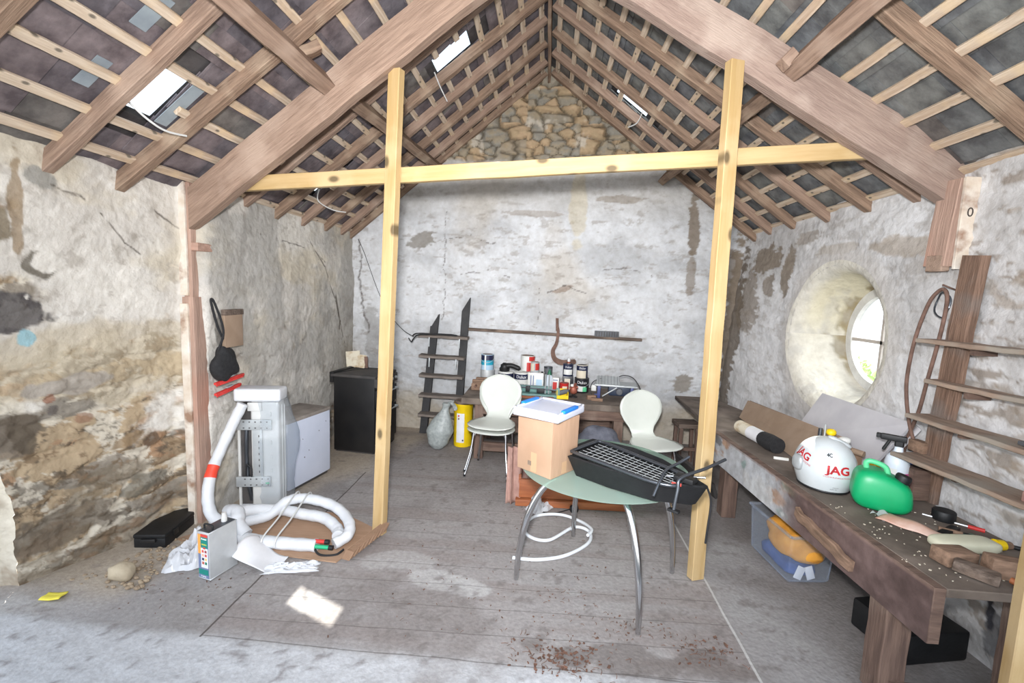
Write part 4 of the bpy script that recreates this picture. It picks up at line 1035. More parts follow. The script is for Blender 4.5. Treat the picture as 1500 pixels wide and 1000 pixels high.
p = spline([(-.02, -.02, .30), (-.015, -.02, .20), (.0, -.025, .12), (-.015, -.025, -.02), (-.055, -.02, -.12), (-.03, -.02, -.22), (.06, -.02, -.265), (.17, -.02, -.255), (.245, -.02, -.245)], 8)
r_ = [np.interp(i / len(p), [0, .2, .3, .7, .95, 1], [.018, .02, .018, .034, .03, .006]) for i in range(len(p))]
b = B()
for i in range(len(p) - 1): pass
rg = []
for i, q in enumerate(p):
    tt = (p[min(i + 1, len(p) - 1)] - p[max(i - 1, 0)]).normalized(); nn = Vector((tt.z, 0, -tt.x))
    rg.append([b.bm.verts.new(q + nn * r_[i] + Vector((0, s_, 0))) for s_ in (-.006, .006)] + [b.bm.verts.new(q - nn * r_[i] + Vector((0, s_, 0))) for s_ in (.006, -.006)])
for a, c in zip(rg, rg[1:]):
    for k in range(4): b.bm.faces.new((a[k], a[(k + 1) % 4], c[(k + 1) % 4], c[k]))
b.bm.faces.new(rg[0][::-1]); b.bm.faces.new(rg[-1]); b.out('blade', 'rust', t)
TB(t, 'haft', 'rust', [(-.02, -.02, .285), (-.012, -.022, .14)], .019)
t = thing('grey_block', 'grey ribbed block resting on the rail on the back wall', 'block', (.78, 5.84, 1.372))
BX(t, 'block', 'grey_block', (0, 0, .035), (.30, .06, .07), .004)
b = B()
for k in range(9): b.box((-.13 + .032 * k, -.031, .035), (.008, .004, .06))
b.out('ribs', 'dust_black', t)

# ------------------------------------------------------------------ back bench and what stands on it
BT = .70
t = thing('workbench', 'heavy old wooden workbench along the foot of the back wall', 'workbench', (0, 0, 0))
o = timber('worktop', None, None, (-.90, 5.40, BT - .035), (.97, 5.40, BT - .035), .92, .07, 'bench_top', parent=t, wob=.002, seg=16)
o = timber('front_apron', None, None, (-.66, 4.97, BT - .125), (.94, 4.97, BT - .125), .035, .11, 'bench_wood', parent=t, seg=10)
for x, y in ((-.70, 5.02), (.85, 5.03), (-.70, 5.75), (.85, 5.75)): timber('leg', None, None, (x, y, 0), (x, y, BT - .07), .11, .10, 'bench_wood', parent=t, upv=(1, 0, 0), seg=6, wob=.0015)
timber('stretcher', None, None, (-.65, 5.03, .13), (.80, 5.03, .13), .05, .10, 'bench_wood', parent=t, seg=8)
timber('back_board', None, None, (-.65, 5.30, .40), (.80, 5.30, .40), .03, .36, 'bench_wood', parent=t, seg=8)
def can(lab, x, y, z, r, h, body, parts=(), lid='tin_top', cat='tin', name='paint_can', handle=False, rz=0, group='paint cans on the back bench'):
    t = thing(name, lab, cat, (x, y, z), rz, group)
    LT(t, 'body', body, [(r * .97, 0), (r, .006), (r, h - .008), (r * 1.03, h - .006), (r * 1.03, h), (r * .9, h), (r * .88, h - .008), (0, h - .008)], n=64)
    LT(t, 'lid', lid, [(r * .86, h - .007), (r * .86, h - .002), (r * .8, h), (r * .75, h - .004), (0, h - .004)], n=28)
    for nm, m, z0, z1, a0, a1 in parts:
        b = B(); b.sheet(lambda u, v: Vector((r * 1.014 * math.sin(a0 + (a1 - a0) * u), -r * 1.014 * math.cos(a0 + (a1 - a0) * u), z0 + (z1 - z0) * v)), 64, 1); b.out(nm, m, t)
    if handle: TB(t, 'handle', 'steel', [(r * 1.03 * math.sin(a), -r * 1.03 * math.cos(a), h * .75 - .05 * math.cos(a)) for a in np.linspace(-1.5, 1.5, 14)], .003, 6)
    return t
def wrapt(r, z): return lambda co: Vector((r * 1.026 * math.sin(co.x / r), -r * 1.026 * math.cos(co.x / r), z + co.y))
PI = math.pi
can('dented bare tin can on the bench under the blue paint can', -.70, 5.62, BT, .088, .22, 'tin', lid='tin')
t = can('blue and white paint can stacked topmost at the left bench end', -.705, 5.62, BT + .22, .078, .19, 'sky_blue', [('band', 'navy', .12, .185, -PI, PI), ('stripe', 'teal', .06, .12, -PI, PI), ('flash', 'can_white', .0, .19, -.35, -.1)], handle=True)
t = can('large white paint can with a black grinder on its lid', -.46, 5.52, BT, .094, .225, 'can_white', [('band', 'navy', .14, .205, -PI, PI), ('side_panel', 'navy', .0, .14, .75, 2.6)], lid='can_white')
text(t, 'Dulux', .052, 'letter_white', None, None, wrap=wrapt(.095, .172), bold=.001); text(t, 'Vinyl Matt', .036, 'letter_black', None, None, wrap=wrapt(.095, .075), bold=.0008)
t = can('large white paint can right of the one under the grinder', -.265, 5.55, BT, .092, .22, 'can_white', [('band', 'navy', .135, .20, -PI, PI)], lid='can_white')
text(t, 'Dulux', .052, 'letter_white', None, None, wrap=wrapt(.093, .167), bold=.001); text(t, 'Vinyl Matt', .036, 'letter_black', None, None, wrap=wrapt(.093, .07), bold=.0008)
can('red and white paint can stacked on the second large white can', -.20, 5.64, BT + .225, .088, .19, 'can_white', [('red_panel', 'can_red', .0, .11, -.1, 1.8), ('red_flash', 'can_red', .13, .185, .2, 1.4)])
BX(None, 'wood_block', 'brown_tool', (-.20, 5.69, BT + .11), (.13, .13, .22), .006); tag(B.last, 'wood block hidden behind the white cans carrying the red and white can', 'block')
t = thing('oil_tin', 'square pale tin with grey stripes on the back bench', 'tin', (-.085, 5.47, BT), R(-6))
BX(t, 'body', 'can_white', (0, 0, .12), (.19, .12, .235), .01)
for x in (-.055, -.025): BX(t, 'stripe', 'slate_label', (x, -.0605, .12), (.012, .002, .17), 0)
BX(t, 'label', 'sky_blue', (.045, -.0605, .10), (.07, .002, .12), 0); LT(t, 'cap', 'black_plastic', [(.013, 0), (.013, .015), (0, .015)], (.075, -.03, .237))
can('small red and tin coloured can standing on the square pale tin', -.105, 5.47, BT + .2385, .052, .125, 'tin', [('red_panel', 'can_red', .03, .11, .1, 1.6), ('pale_panel', 'can_cream', .02, .11, -1.3, -.2)])
t = thing('jar', 'grey mesh topped jar behind the white bottle on the back bench', 'jar', (.06, 5.72, BT)); LT(t, 'glass', 'grey_block', [(.052, 0), (.052, .25), (.05, .26)], n=20); LT(t, 'rim', 'dark_metal', [(.054, .255), (.054, .275), (.046, .275)], n=20)
t = thing('bottle', 'pale plastic bottle with green pointed cap on the back bench', 'bottle', (.075, 5.50, BT)); LT(t, 'body', 'bottle_white', [(.040, 0), (.042, .02), (.040, .17), (.028, .205), (.02, .21)]); LT(t, 'cap', 'green_dark', [(.024, .205), (.024, .225), (.010, .265), (.004, .275), (0, .275)])
t = thing('carton', 'small white and red carton beside the pale bottle', 'carton', (.155, 5.55, BT), R(-8)); BX(t, 'box', 'can_white', (0, 0, .085), (.085, .05, .17), .003); BX(t, 'red_panel', 'can_red', (-.005, -.0255, .07), (.05, .002, .09), 0); BX(t, 'stripe', 'slate_label', (0, -.0256, .14), (.06, .002, .012), 0)
can('rusty red tin with pale label behind the yellow bin', .255, 5.42, BT, .055, .135, 'can_red', [('pale_panel', 'can_cream', .03, .10, -.4, .7)], lid='rust')
t = thing('carton', 'black and cream box behind the rusty red tin', 'carton', (.31, 5.66, BT)); BX(t, 'box', 'can_black', (0, 0, .09), (.13, .10, .18), .003); BX(t, 'panel', 'can_cream', (-.01, -.051, .08), (.07, .002, .14), 0)
t = can('small navy paint can standing on the black and cream box', .305, 5.66, BT + .18, .063, .15, 'navy', [('pale_panel', 'can_white', .02, .085, -1.0, .9)], lid='can_black'); text(t, 'Dulux', .034, 'letter_white', None, None, wrap=wrapt(.064, .115), bold=.0006)
t = thing('spray_can', 'tiny red capped aerosol on the small navy paint can', 'aerosol', (.31, 5.66, BT + .33)); LT(t, 'can', 'tin', [(.022, 0), (.022, .06), (.014, .075)]); LT(t, 'cap', 'copper', [(.018, .0), (.0235, .005), (.0235, .03)], cap=False)
t = can('large black paint can with white lettering at the back bench', .475, 5.58, BT, .088, .175, 'can_black', [('pale_panel', 'can_white', .02, .085, -1.1, .5), ('green_panel', 'green_pale', .02, .075, .1, .7)], lid='can_black', handle=True); text(t, 'Dulux', .05, 'letter_white', None, None, wrap=wrapt(.089, .13), bold=.001)
t = can('navy and cream paint can stacked on the large black can', .475, 5.60, BT + .175, .068, .16, 'can_cream', [('band', 'navy', .095, .155, -PI, PI), ('side_panel', 'navy', .0, .1, .7, 2.6)], lid='can_black'); text(t, 'Dulux', .034, 'letter_white', None, None, wrap=wrapt(.069, .125), bold=.0006)
t = thing('grinder', 'black power tool lying on the lid of the large white can', 'power tool', (-.46, 5.52, BT + .225), R(-20))
LT(t, 'head', 'black_plastic', [(.06, 0), (.065, .03), (.05, .05), (.05, .075), (.03, .09), (.02, .10), (0, .10)], (-.02, 0, 0)); b = B(); b.tube(spline([(.0, 0, .06), (.06, .02, .07), (.13, .05, .045), (.16, .06, .02)]), [.03, .034, .036, .036, .034, .032, .03, .03, .03, .03, .03, .03, .03, .03, .03, .03, .03, .03, .03, .028, .026, .024, .022, .02, .018][:25], 12); b.out('grip', 'black_plastic', t)
t = thing('bench_vice', 'dusty brown vice at the left end of the back bench', 'vice', (-.78, 5.42, BT))
BX(t, 'base', 'brown_tool', (0, 0, .04), (.16, .14, .08), .01); BX(t, 'jaw', 'brown_tool', (.0, -.04, .10), (.14, .05, .06), .01); BX(t, 'jaw', 'brown_tool', (.03, .05, .11), (.14, .05, .06), .01); TB(t, 'screw', 'rust', [(-.02, -.15, .06), (-.02, .02, .06)], .014)
t = thing('mitre_saw', 'green metal mitre saw frame with dark rods on the back bench', 'saw', (-.07, 5.22, BT), R(-4))
BX(t, 'base', 'teal_metal', (0, 0, .018), (.50, .13, .036), .006); BX(t, 'fence', 'teal_metal', (-.03, .05, .075), (.40, .012, .08), .003)
b = B()
for k in range(22): b.box((-.21 + .017 * k, .042, .108), (.007, .012, .016))
b.out('graduations', 'dark_metal', t)
for x in (.10, .14): TB(t, 'guide_rod', 'steel', [(x, -.02 + x * .2, .02), (x, -.02 + x * .2, .26)], .009)
BX(t, 'clamp', 'black_plastic', (-.10, -.02, .085), (.05, .05, .06), .006); BX(t, 'clamp', 'black_plastic', (.05, -.02, .07), (.09, .05, .05), .006); TB(t, 'rod', 'dark_metal', [(-.24, -.02, .10), (.26, -.02, .085)], .008); BX(t, 'stop', 'teal_metal', (.25, -.03, .06), (.04, .03, .11), .004)
timber('wood_strip', 'thin brown wood strip lying on the back bench before the mitre saw', 'wood strip', (-.30, 5.12, BT + .012), (.13, 5.08, BT + .012), .035, .022, 'orange_wood', seg=6)
t = thing('parts_bin', 'small yellow open parts bin at the front of the back bench', 'bin', (.225, 5.19, BT), R(6))
b = B(); b.box((0, 0, .004), (.13, .11, .008)); b.box((-.063, 0, .05), (.006, .11, .10)); b.box((.063, 0, .04), (.006, .11, .075)); b.box((0, .053, .05), (.13, .006, .10)); b.box((0, -.053, .02), (.13, .006, .04)); b.out('bin', 'yellow', t)
t = thing('hand_plane', 'small grey tool lying in the yellow parts bin', 'tool', (.235, 5.20, BT + .055), R(15)); b = B(); b.blob((0, 0, .012), (.075, .024, .028), .7, .8, 16, 10, Euler((0, R(-14), 0))); b.out('body', 'grey_block', t)
t = thing('blow_torch', 'reddish brass torch head standing right of the yellow bin', 'torch', (.36, 5.27, BT)); LT(t, 'base', 'black_plastic', [(.05, 0), (.05, .012), (.015, .02), (.015, .04)]); b = B(); b.blob((0, 0, .085), (.045, .04, .05), .8, .8, 16, 10); b.tube([(-.05, 0, .10), (.05, 0, .12)], .016); b.tube([(0, -.03, .13), (.02, .02, .15)], .018); b.out('body', 'copper', t); LT(t, 'knob', 'can_white', [(.018, 0), (.02, .02), (0, .03)], (-.02, -.02, .13))
t = thing('table_saw', 'small bench saw with ribbed guard on blue legs on the back bench', 'saw', (.83, 5.33, BT), R(-6))
BX(t, 'table', 'steel', (.02, 0, .165), (.48, .26, .018), .004)
for x, y in ((-.17, -.11), (.20, -.11), (-.17, .11), (.20, .11)): BX(t, 'leg', 'saw_blue', (x, y, .078), (.035, .03, .156), .004); BX(t, 'foot', 'saw_blue', (x - .015, y, .006), (.07, .045, .012), .003)
BX(t, 'motor_casing', 'saw_dark', (.06, -.01, .10), (.25, .17, .11), .02); LT(t, 'motor_cap', 'grey_block', [(.04, 0), (.035, .03), (0, .03)], (.06, -.09, .10), Euler((R(90), 0, 0)), 18)
g = BX(t, 'guard', 'steel', (-.07, -.02, .205), (.26, .16, .012), .003, Euler((R(28), 0, 0)))
b = B()
for k in range(7): b.box((-.18 + .036 * k, -.022, .212), (.003, .16, .008), Euler((R(28), 0, 0)))
b.out('guard_ribs', 'dark_metal', g); TB(t, 'brace', 'steel', [(-.13, -.13, .04), (.03, -.13, .15)], .008)
TB(t, 'cable', 'cable', spline([(.0, .05, .2), (.1, .08, .26), (.22, .05, .24), (.30, -.02, .12), (.25, -.09, .02), (.16, -.06, .01), (.14, .0, .08)]), .006); TB(t, 'cable', 'cable', spline([(-.15, .0, .22), (-.24, -.02, .18), (-.27, -.05, .09), (-.24, -.08, .02)]), .006); BX(t, 'socket', 'can_white', (-.23, .02, .10), (.06, .03, .07), .006)
for i, (x, y, l, a, h) in enumerate([(.56, 5.20, .10, .3, .05), (.62, 5.14, .13, -.2, .03)]):
    BX(None, 'wood_offcut', 'brown_tool', (x, y, BT + h / 2), (l, .05, h), .004, Euler((0, 0, a)), None); tag(B.last, ['taller brown wood offcut on the bench beside the bench saw', 'flatter brown wood offcut on the bench front beside the bench saw'][i], 'offcut')
n9 = Noise(77)
def lump(name, lab, cat, c, rad, m, seed, amp=.5, fr=6, e=.9, rz=0):
    n9 = Noise(seed); b = B()
    b.blob((0, 0, rad[2]), rad, e, e, 32, 20, None, lambda p: p * (1 + amp * (float(n9.f(np.array(p.x * fr + 5), np.array(p.y * fr + p.z * fr * 1.3 + 5), 1, 4)) - .5)))
    return tag(b.out(name, m, loc=c, rot=(0, 0, rz)), lab, cat)
lump('cloth_bundle', 'crumpled grey cloth bundle under the back bench behind the box', 'cloth', (.64, 4.86, .0), (.26, .14, .24), 'grey_cloth', 4, .5, 7)
lump('black_bag', 'black bag slumped in front of the back bench under the table', 'bag', (.55, 4.62, .0), (.28, .14, .12), 'black_cloth', 6, .4, 6)

# ------------------------------------------------------------------ chairs
def make_chair(loc, rz, lab):
    t = thing('chair', lab, 'chair', loc, rz, 'white plywood chairs')
    prof = spline([(-.235, .455), (-.20, .468), (-.05, .462), (.10, .462), (.185, .485), (.225, .54), (.245, .62), (.265, .74), (.29, .86), (.305, .93)], 6)
    prof = spline([(p[0], p[1], 0) for p in [(-.235, .455), (-.20, .468), (-.05, .462), (.10, .462), (.185, .485), (.225, .54), (.245, .62), (.265, .74), (.29, .86), (.305, .93)]], 6)
    L_ = [0]
    for a, c in zip(prof, prof[1:]): L_.append(L_[-1] + (c - a).length)
    L_ = [l / L_[-1] for l in L_]
    def hw(s_): return float(np.interp(s_, [0, .012, .04, .10, .22, .33, .40, .46, .52, .58, .66, .74, .82, .89, .94, .975, .992, 1], [.12, .18, .215, .24, .245, .215, .168, .132, .122, .14, .195, .232, .240, .218, .176, .12, .075, .03]))
    b = B(); n = 14
    rows = []
    for p, s_ in zip(prof, L_):
        w = hw(s_); row = []
        for j in range(n + 1):
            q = -1 + 2 * j / n
            cup = .018 * q * q
            up_ = s_ > .42
            row.append(b.bm.verts.new((w * q, p.x - (cup if up_ else 0), p.y + (0 if up_ else cup * .6))))
        rows.append(row)
    for r0, r1 in zip(rows, rows[1:]):
        for j in range(n): b.bm.faces.new((r0[j], r0[j + 1], r1[j + 1], r1[j]))
    b.out('seat_shell', 'chair_white', t, solid=.012)
    # doubled cross frame and four splayed legs
    for s_ in (-1, 1):
        for yy, fy in ((-.10, -.245), (.12, .225)):
            TB(t, 'leg', 'chrome', spline([(-.03 * s_, yy, .435), (s_ * .12, yy * 1.1, .432), (s_ * .165, yy * 1.25, .405), (s_ * .185, yy + (fy - yy) * .45, .22), (s_ * .225, fy, .008)], 6), .0105, 10)
    for yy in (-.10, .12): TB(t, 'cross_bar', 'chrome', [(-.14, yy * 1.12, .428), (.14, yy * 1.12, .428)], .010)
    LT(t, 'seat_mount', 'steel', [(.08, .425), (.08, .447), (0, .447)], (0, .01, 0), n=20)
    for x in (-.225, .225):
        for fy in (-.245, .225): LT(t, 'foot', 'black_plastic', [(.012, 0), (.013, .02), (.0, .021)], (x, fy, 0), n=10)
    return t
make_chair((-.50, 4.66, 0), R(-9), 'lower of the two stacked white chairs before the workbench')
make_chair((-.50, 4.655, .052), R(-9), 'upper of the two stacked white chairs before the workbench')
make_chair((1.10, 4.46, 0), R(18), 'white keyhole backed chair behind the black tray near the right post')

# ------------------------------------------------------------------ glass table and its load
GT = .735
t = thing('table', 'round green glass table on four bowed chrome legs', 'table', (.44, 3.06, 0))
LT(t, 'glass_top', 'glass_green', [(.0, GT - .012), (.555, GT - .012), (.565, GT - .006), (.555, GT), (.0, GT)], n=72)
LEG = [((-.12, 2.84), (.13, 2.86)), ((.60, 2.44), (.50, 2.66)), ((.29, 3.44), (.31, 3.24)), ((.95, 3.05), (.77, 3.07))]
for (fx, fy), (tx, ty) in LEG:
    p = []
    for k in range(15):
        a = k / 14 * PI / 2
        s_ = math.sin(a) ** 1.0; z = (GT - .03) * (1 - (1 - math.cos(a)) ** .92)
        p.append((tx + (fx - tx) * s_ - .44, ty + (fy - ty) * s_ - 3.06, z))
    r_ = [.0195 + .003 * math.sin(PI * k / 14) - .009 * max(0, k / 14 - .55) for k in range(15)]
    b = B(); b.tube(p, r_, 14); lg = b.out('leg', 'chrome', t)
    LT(lg, 'fixing_disc', 'steel', [(.03, GT - .032), (.032, GT - .013), (0, GT - .013)], (tx - .44, ty - 3.06, 0), n=18)
    LT(lg, 'foot', 'steel', [(.014, 0), (.015, .01), (.0, .014)], (fx - .44, fy - 3.06, 0), n=12)
BO = Vector((.05, 2.945, GT)); BZ = math.atan2(-.64, .77)
t = thing('cardboard_box', 'tall brown cardboard box standing on the glass table', 'box', BO + Vector((0, 0, .001)), BZ)
BX(t, 'carton', 'card', (0, 0, .185), (.285, .27, .37), .004, None, None, (1.03, 1.03, 1))
for y in (-.1355, .1355): BX(t, 'tape_strip', 'tape', (0, y, .19), (.05, .002, .36), 0)
for x in (-.1425, .1425): BX(t, 'flap_edge', 'tape', (x, 0, .19), (.002, .05, .36), 0)
b = B()
for q in range(3): b.box((-.143, -.03 + .02 * q, .05), (.001, .012, .02), None)
b.box((-.035, -.1368, .06), (.03, .001, .03)); b.out('printed_mark', 'tin_top', t)
t = thing('lid_tray', 'milky plastic storage box lid with blue clips on the cardboard box', 'lid', BO + Vector((0, 0, .374)), BZ + R(10))
b = B(); b.box((0, 0, .022), (.335, .37, .045), None, .012, 3); b.out('tray', 'lid_plastic', t)
b = B()
for c, s_ in (((0, .17, .050), (.335, .018, .014)), ((0, -.17, .050), (.335, .018, .014)), ((.153, 0, .050), (.018, .36, .014)), ((-.153, 0, .050), (.018, .36, .014))): b.box(c, s_, None, .004)
b.out('rim', 'lid_plastic', t)
for s_, y in ((1, -.02), (-1, .02)): BX(t, 'clip', 'blue', (s_ * .160, y, .058), (.03, .19, .020), .006, None, 'blue clip')
# black tray
t = thing('sledge_tray', 'long black plastic tray with pointed end across the glass table', 'tray', Vector((.05, 2.945, GT + .004)), BZ)
rim = [(.155, .015), (.45, -.005), (.77, .02), (.97, .135), (.985, .175), (.87, .25), (.62, .40), (.36, .475), (.05, .44), (.05, .18), (.155, .175)]
cx_, cy_ = .55, .21
def ringp(k, z, dz=0): return [Vector((cx_ + (x - cx_) * k, cy_ + (y - cy_) * k, z + dz * (x - .19))) for x, y in rim]
b = B(); rgs = [[b.bm.verts.new(v) for v in ringp(k, z, dz)] for k, z, dz in ((.86, .0, .03), (.98, .105, .03), (1.0, .12, .03), (.97, .128, .03), (.93, .118, .03), (.88, .05, .04))]
for a, c in zip(rgs, rgs[1:]):
    for k in range(len(rim)): b.bm.faces.new((a[k], a[(k + 1) % len(rim)], c[(k + 1) % len(rim)], c[k]))
b.bm.faces.new(rgs[0][::-1]); b.bm.faces.new(rgs[-1])
bmesh.ops.bevel(b.bm, geom=[e for e in b.bm.edges if e.calc_face_angle(0) > .9], offset=.006, segments=2, affect='EDGES'); b.out('shell', 'black_plastic', t)
BX(t, 'maker_label', 'red_label', (.86, .055, .152), (.05, .006, .016), .001, Euler((0, 0, R(20)))); 
TB(t, 'loose_strap', 'cable', spline([(.97, .19, .14), (.99, .22, .05), (.985, .22, -.10), (.98, .22, -.2)]), .006)
t = thing('wire_rack', 'dark grey wire rack basket with clamp arms lying in the black tray', 'rack', Vector((.05, 2.945, GT + .146)), BZ)
loop = [(.172, .06), (.185, .03), (.25, .018), (.50, .0), (.72, -.02), (.83, .0), (.87, .05), (.84, .19), (.78, .225), (.50, .285), (.25, .335), (.185, .335), (.172, .31)]
TB(t, 'frame', 'dark_metal', spline([(x, y, .012) for x, y in loop], 6, True), .011, 10, True)
b = B()
for k in range(1, 7):
    f = k / 7; b.tube([(.20, .03 + .315 * f, .004), (.84, .0 + .21 * f, .004)], .0017, 6)
for k in range(1, 14):
    x = .20 + .047 * k; f = (x - .2) / .64; b.tube([(x, .03 - .03 * f, .0), (x, .345 - .125 * f, .0)], .0017, 6)
b.out('grid', 'steel', t)
TB(t, 'clamp_arm', 'dark_metal', spline([(.80, -.085, -.035), (.80, -.02, .03), (.80, .055, .075), (.83, .14, .10), (.86, .20, .13)], 5), .008, 10)
a2 = TB(t, 'clamp_arm', 'dark_metal', spline([(.90, -.05, -.085), (.905, -.03, .02), (.905, .0, .075), (.97, .16, .105), (1.02, .30, .135)], 5), .009, 10)
BX(a2, 'clamp_foot', 'black_plastic', (.90, -.05, -.09), (.06, .03, .014), .004); BX(t, 'bracket', 'black_plastic', (.88, .12, .03), (.11, .07, .03), .006)
TB(t, 'tie_rod', 'dark_metal', [(.78, .10, .02), (.97, .17, .05)], .006)
# under the table
TB(None, 'hose', 'white_hose', spline([(-.16, 3.06, .013), (.02, 3.06, .013), (.22, 3.14, .013), (.40, 3.33, .013), (.42, 3.50, .014), (.30, 3.52, .03), (.10, 3.30, .03), (-.05, 3.36, .014), (-.10, 3.52, .013), (.0, 3.70, .013), (.2, 3.75, .013), (.36, 3.66, .013), (.44, 3.50, .034), (.40, 3.40, .036)], 8), .0125, 10)
tag(B.last, 'looped white hose lying on the floor under the table', 'hose')
t = thing('mains_plug', 'black cable with moulded plug trailing on the floor under the table', 'plug', (.32, 3.83, 0)); b = B(); b.blob((0, 0, .035), (.04, .03, .035), .7, .8, 16, 10); b.out('plug', 'black_plastic', t); TB(t, 'lead', 'cable', spline([(-.03, 0, .03), (-.2, -.06, .006), (-.30, .0, .008), (-.22, .1, .02), (-.16, .22, .2), (-.14, .3, .4)]), .005)
t = thing('crate', 'orange brown wooden crate standing behind the glass table', 'crate', (.28, 4.20, .002), R(2))
BX(t, 'front_board', 'orange_wood', (0, -.26, .15), (.92, .025, .17), .004); BX(t, 'bottom_rail', 'orange_wood', (0, -.28, .03), (.98, .06, .06), .006); BX(t, 'back_board', 'orange_wood', (0, .26, .15), (.92, .025, .25), .004)
for x in (-.455, .455): BX(t, 'end_board', 'orange_wood', (x, 0, .15), (.025, .52, .25), .004)
BX(t, 'floor_board', 'orange_wood', (0, 0, .05), (.9, .5, .02), .003)
t = thing('cloth', 'pinkish brown cloth draped over the left end of the crate', 'cloth', (-.20, 4.08, 0))
b = B(); b.sheet(lambda u, v: Vector((-.085 + .22 * u + .012 * math.sin(16 * u), -.16 + .12 * u - .05 * (1 - v) + .022 * math.sin(21 * u + 2 * v), .02 + .50 * v - .03 * u)), 30, 14); b.sheet(lambda u, v: Vector((-.085 + .22 * u + .012 * math.sin(16 * u), -.16 + .12 * u + .36 * v + .022 * math.sin(21 * u + 2), .52 - .03 * u - .20 * v)), 30, 8); b.out('fabric', 'pink_cloth', t, solid=.006)
t = thing('stool', 'small dark wooden stool behind the right pine post', 'stool', (1.66, 5.22, 0), R(4))
BX(t, 'seat', 'grey_wood', (0, 0, .47), (.26, .24, .05), .006); 
for x in (-.09, .09):
    for y in (-.08, .08): timber('leg', None, None, (x * 1.1, y, 0), (x, y, .45), .04, .04, 'bench_wood', parent=t, upv=(1, 0, 0), seg=4)
BX(t, 'rail', 'bench_wood', (0, -.08, .2), (.18, .025, .04), .003)
BX(None, 'plank', 'dust_black', (1.62, 4.75, .075), (.035, .9, .15), .004, Euler((0, R(-20), R(8)))); tag(B.last, 'dark board lying on edge on the floor beyond the right post', 'plank')

# ------------------------------------------------------------------ right bench and what lies on it
RT = .72
t = thing('workbench', 'long dusty workbench with paint smeared front along the right wall', 'workbench', (0, 0, 0))
def slab(parent, name, poly, z0, z1, m, bev=.004):
    b = B(); b.prism(poly, z1 - z0, Matrix.Translation((0, 0, z0)))
    bmesh.ops.bevel(b.bm, geom=list(b.bm.edges), offset=bev, segments=1, affect='EDGES'); return b.out(name, m, parent)
slab(t, 'worktop', [(1.588, 4.25), (1.735, 1.93), (2.44, 1.93), (2.34, 3.2), (2.24, 4.6), (2.02, 5.55), (1.60, 5.55)], RT - .04, RT, 'bench_top')
def apron():
    nu, nv = 240, 28
    u = np.linspace(0, 1, nu)[:, None].repeat(nv, 1); v = np.linspace(0, 1, nv)[None, :].repeat(nu, 0)
    n1, n2 = Noise(91), Noise(92)
    y = 4.25 - 2.32 * u; x = 1.552 + .146 * u; z = RT - .002 - .25 * v
    c = lerp(np.broadcast_to(L3((112, 92, 88)), u.shape + (3,)), L3((88, 70, 66)), sst(n1.f(y, z * 2, 3, 5), .4, .65))
    sm = n2.f(y * 1.2, z * 1.6, 3.2, 6); fade = 1 - sst(u, .46, .62)
    c = lerp(c, L3((196, 200, 204)), fade * sst(sm + .16 * fade, .45, .55) * .9)
    c = lerp(c, L3((176, 132, 92)), fade * sst(n1.f(y + 5, z * 2 + 3, 2.6, 5), .58, .66) * .8)
    c = lerp(c, L3((120, 160, 150)), fade * sst(n1.f(y + 15, z * 2 + 8, 3, 5), .62, .68) * .6)
    c = lerp(c, L3((60, 56, 54)), fade * sst(n2.f(y + 25, z * 2 + 8, 3, 5), .60, .66) * .7)
    c = lerp(c, L3((204, 206, 206)), ell(u, v, .42, .8, .09, .5, n2.f(y, z, 12, 4), .8) * .85)
    c = lerp(c, L3((140, 116, 104)), (1 - sst(v, .02, .07)) * .7)
    P = np.stack([x - .018 + n1.f(y, z, 6, 3) * .004, y, z], -1)
    o = grid_mesh('apron_face', P, c, m='apron', kind='thing'); del o['kind']; o.parent = t
    slab(t, 'apron', [(1.5385, 4.25), (1.6845, 1.93), (1.735, 1.93), (1.588, 4.25)], RT - .255, RT, 'bench_wood', .003)
apron()
for (x, y) in ((1.735, 2.20), (1.67, 4.0), (2.30, 2.15)): timber('leg', None, None, (x, y, 0), (x, y, RT - .05), .12, .12, 'bench_wood', parent=t, upv=(1, 0, 0), seg=6, wob=.0015)
timber('front_batten', None, None, (1.612, 2.84, .60), (1.638, 2.36, .545), .060, .03, 'brown_tool', parent=t, upv=(-1, 0, 0), seg=8, wob=.006)
timber('stretcher', None, None, (1.72, 2.12, .06), (2.36, 2.12, .06), .05, .09, 'bench_wood', parent=t, seg=4)
BX(None, 'storage_case', 'black_plastic', (2.12, 2.56, .09), (.40, .32, .17), .015, Euler((0, 0, R(12)))); tag(B.last, 'black and blue case on the floor beneath the near end of the bench', 'case')
# helmet
t = thing('helmet', 'white dome helmet with red lettering on the right bench', 'helmet', (1.835, 2.985, RT + .003), R(8))
HC = Vector((0, 0, .135)); HR = Vector((.168, .182, .188))
def hf(p):
    z = p.z
    if z < 0:
        ph = math.asin(max(-1, z / HR.z)); c0 = max(1e-4, math.cos(ph)); q = -z / HR.z
        if q < .985:
            f = (1 - .20 * q ** 1.6) / c0
            return Vector((p.x * f, p.y * f, -.130 * q))
        return Vector((0, 0, -.130)) if q > .9999 else Vector((p.x / c0 * .78, p.y / c0 * .78, -.130))
    return p
b = B(); b.blob(HC, HR, 1, 1, 48, 28, None, hf)
b.out('shell', 'helmet', t)
b = B(); b.tube([(HR.x * .795 * math.cos(a), HR.y * .795 * math.sin(a), .010) for a in np.linspace(0, 2 * PI, 40, endpoint=False)], .009, 8, True); b.out('edge_trim', 'black_plastic', t)
b = B(); b.blob((.07, -.015, .295), (.075, .035, .02), .7, .8, 20, 10, Euler((0, R(24), R(-10)))); b.out('vent_ridge', 'helmet', t)
b = B(); b.blob((-.165, .02, .15), (.025, .045, .05), .8, .8, 16, 10); b.out('visor_pivot', 'steel', t)
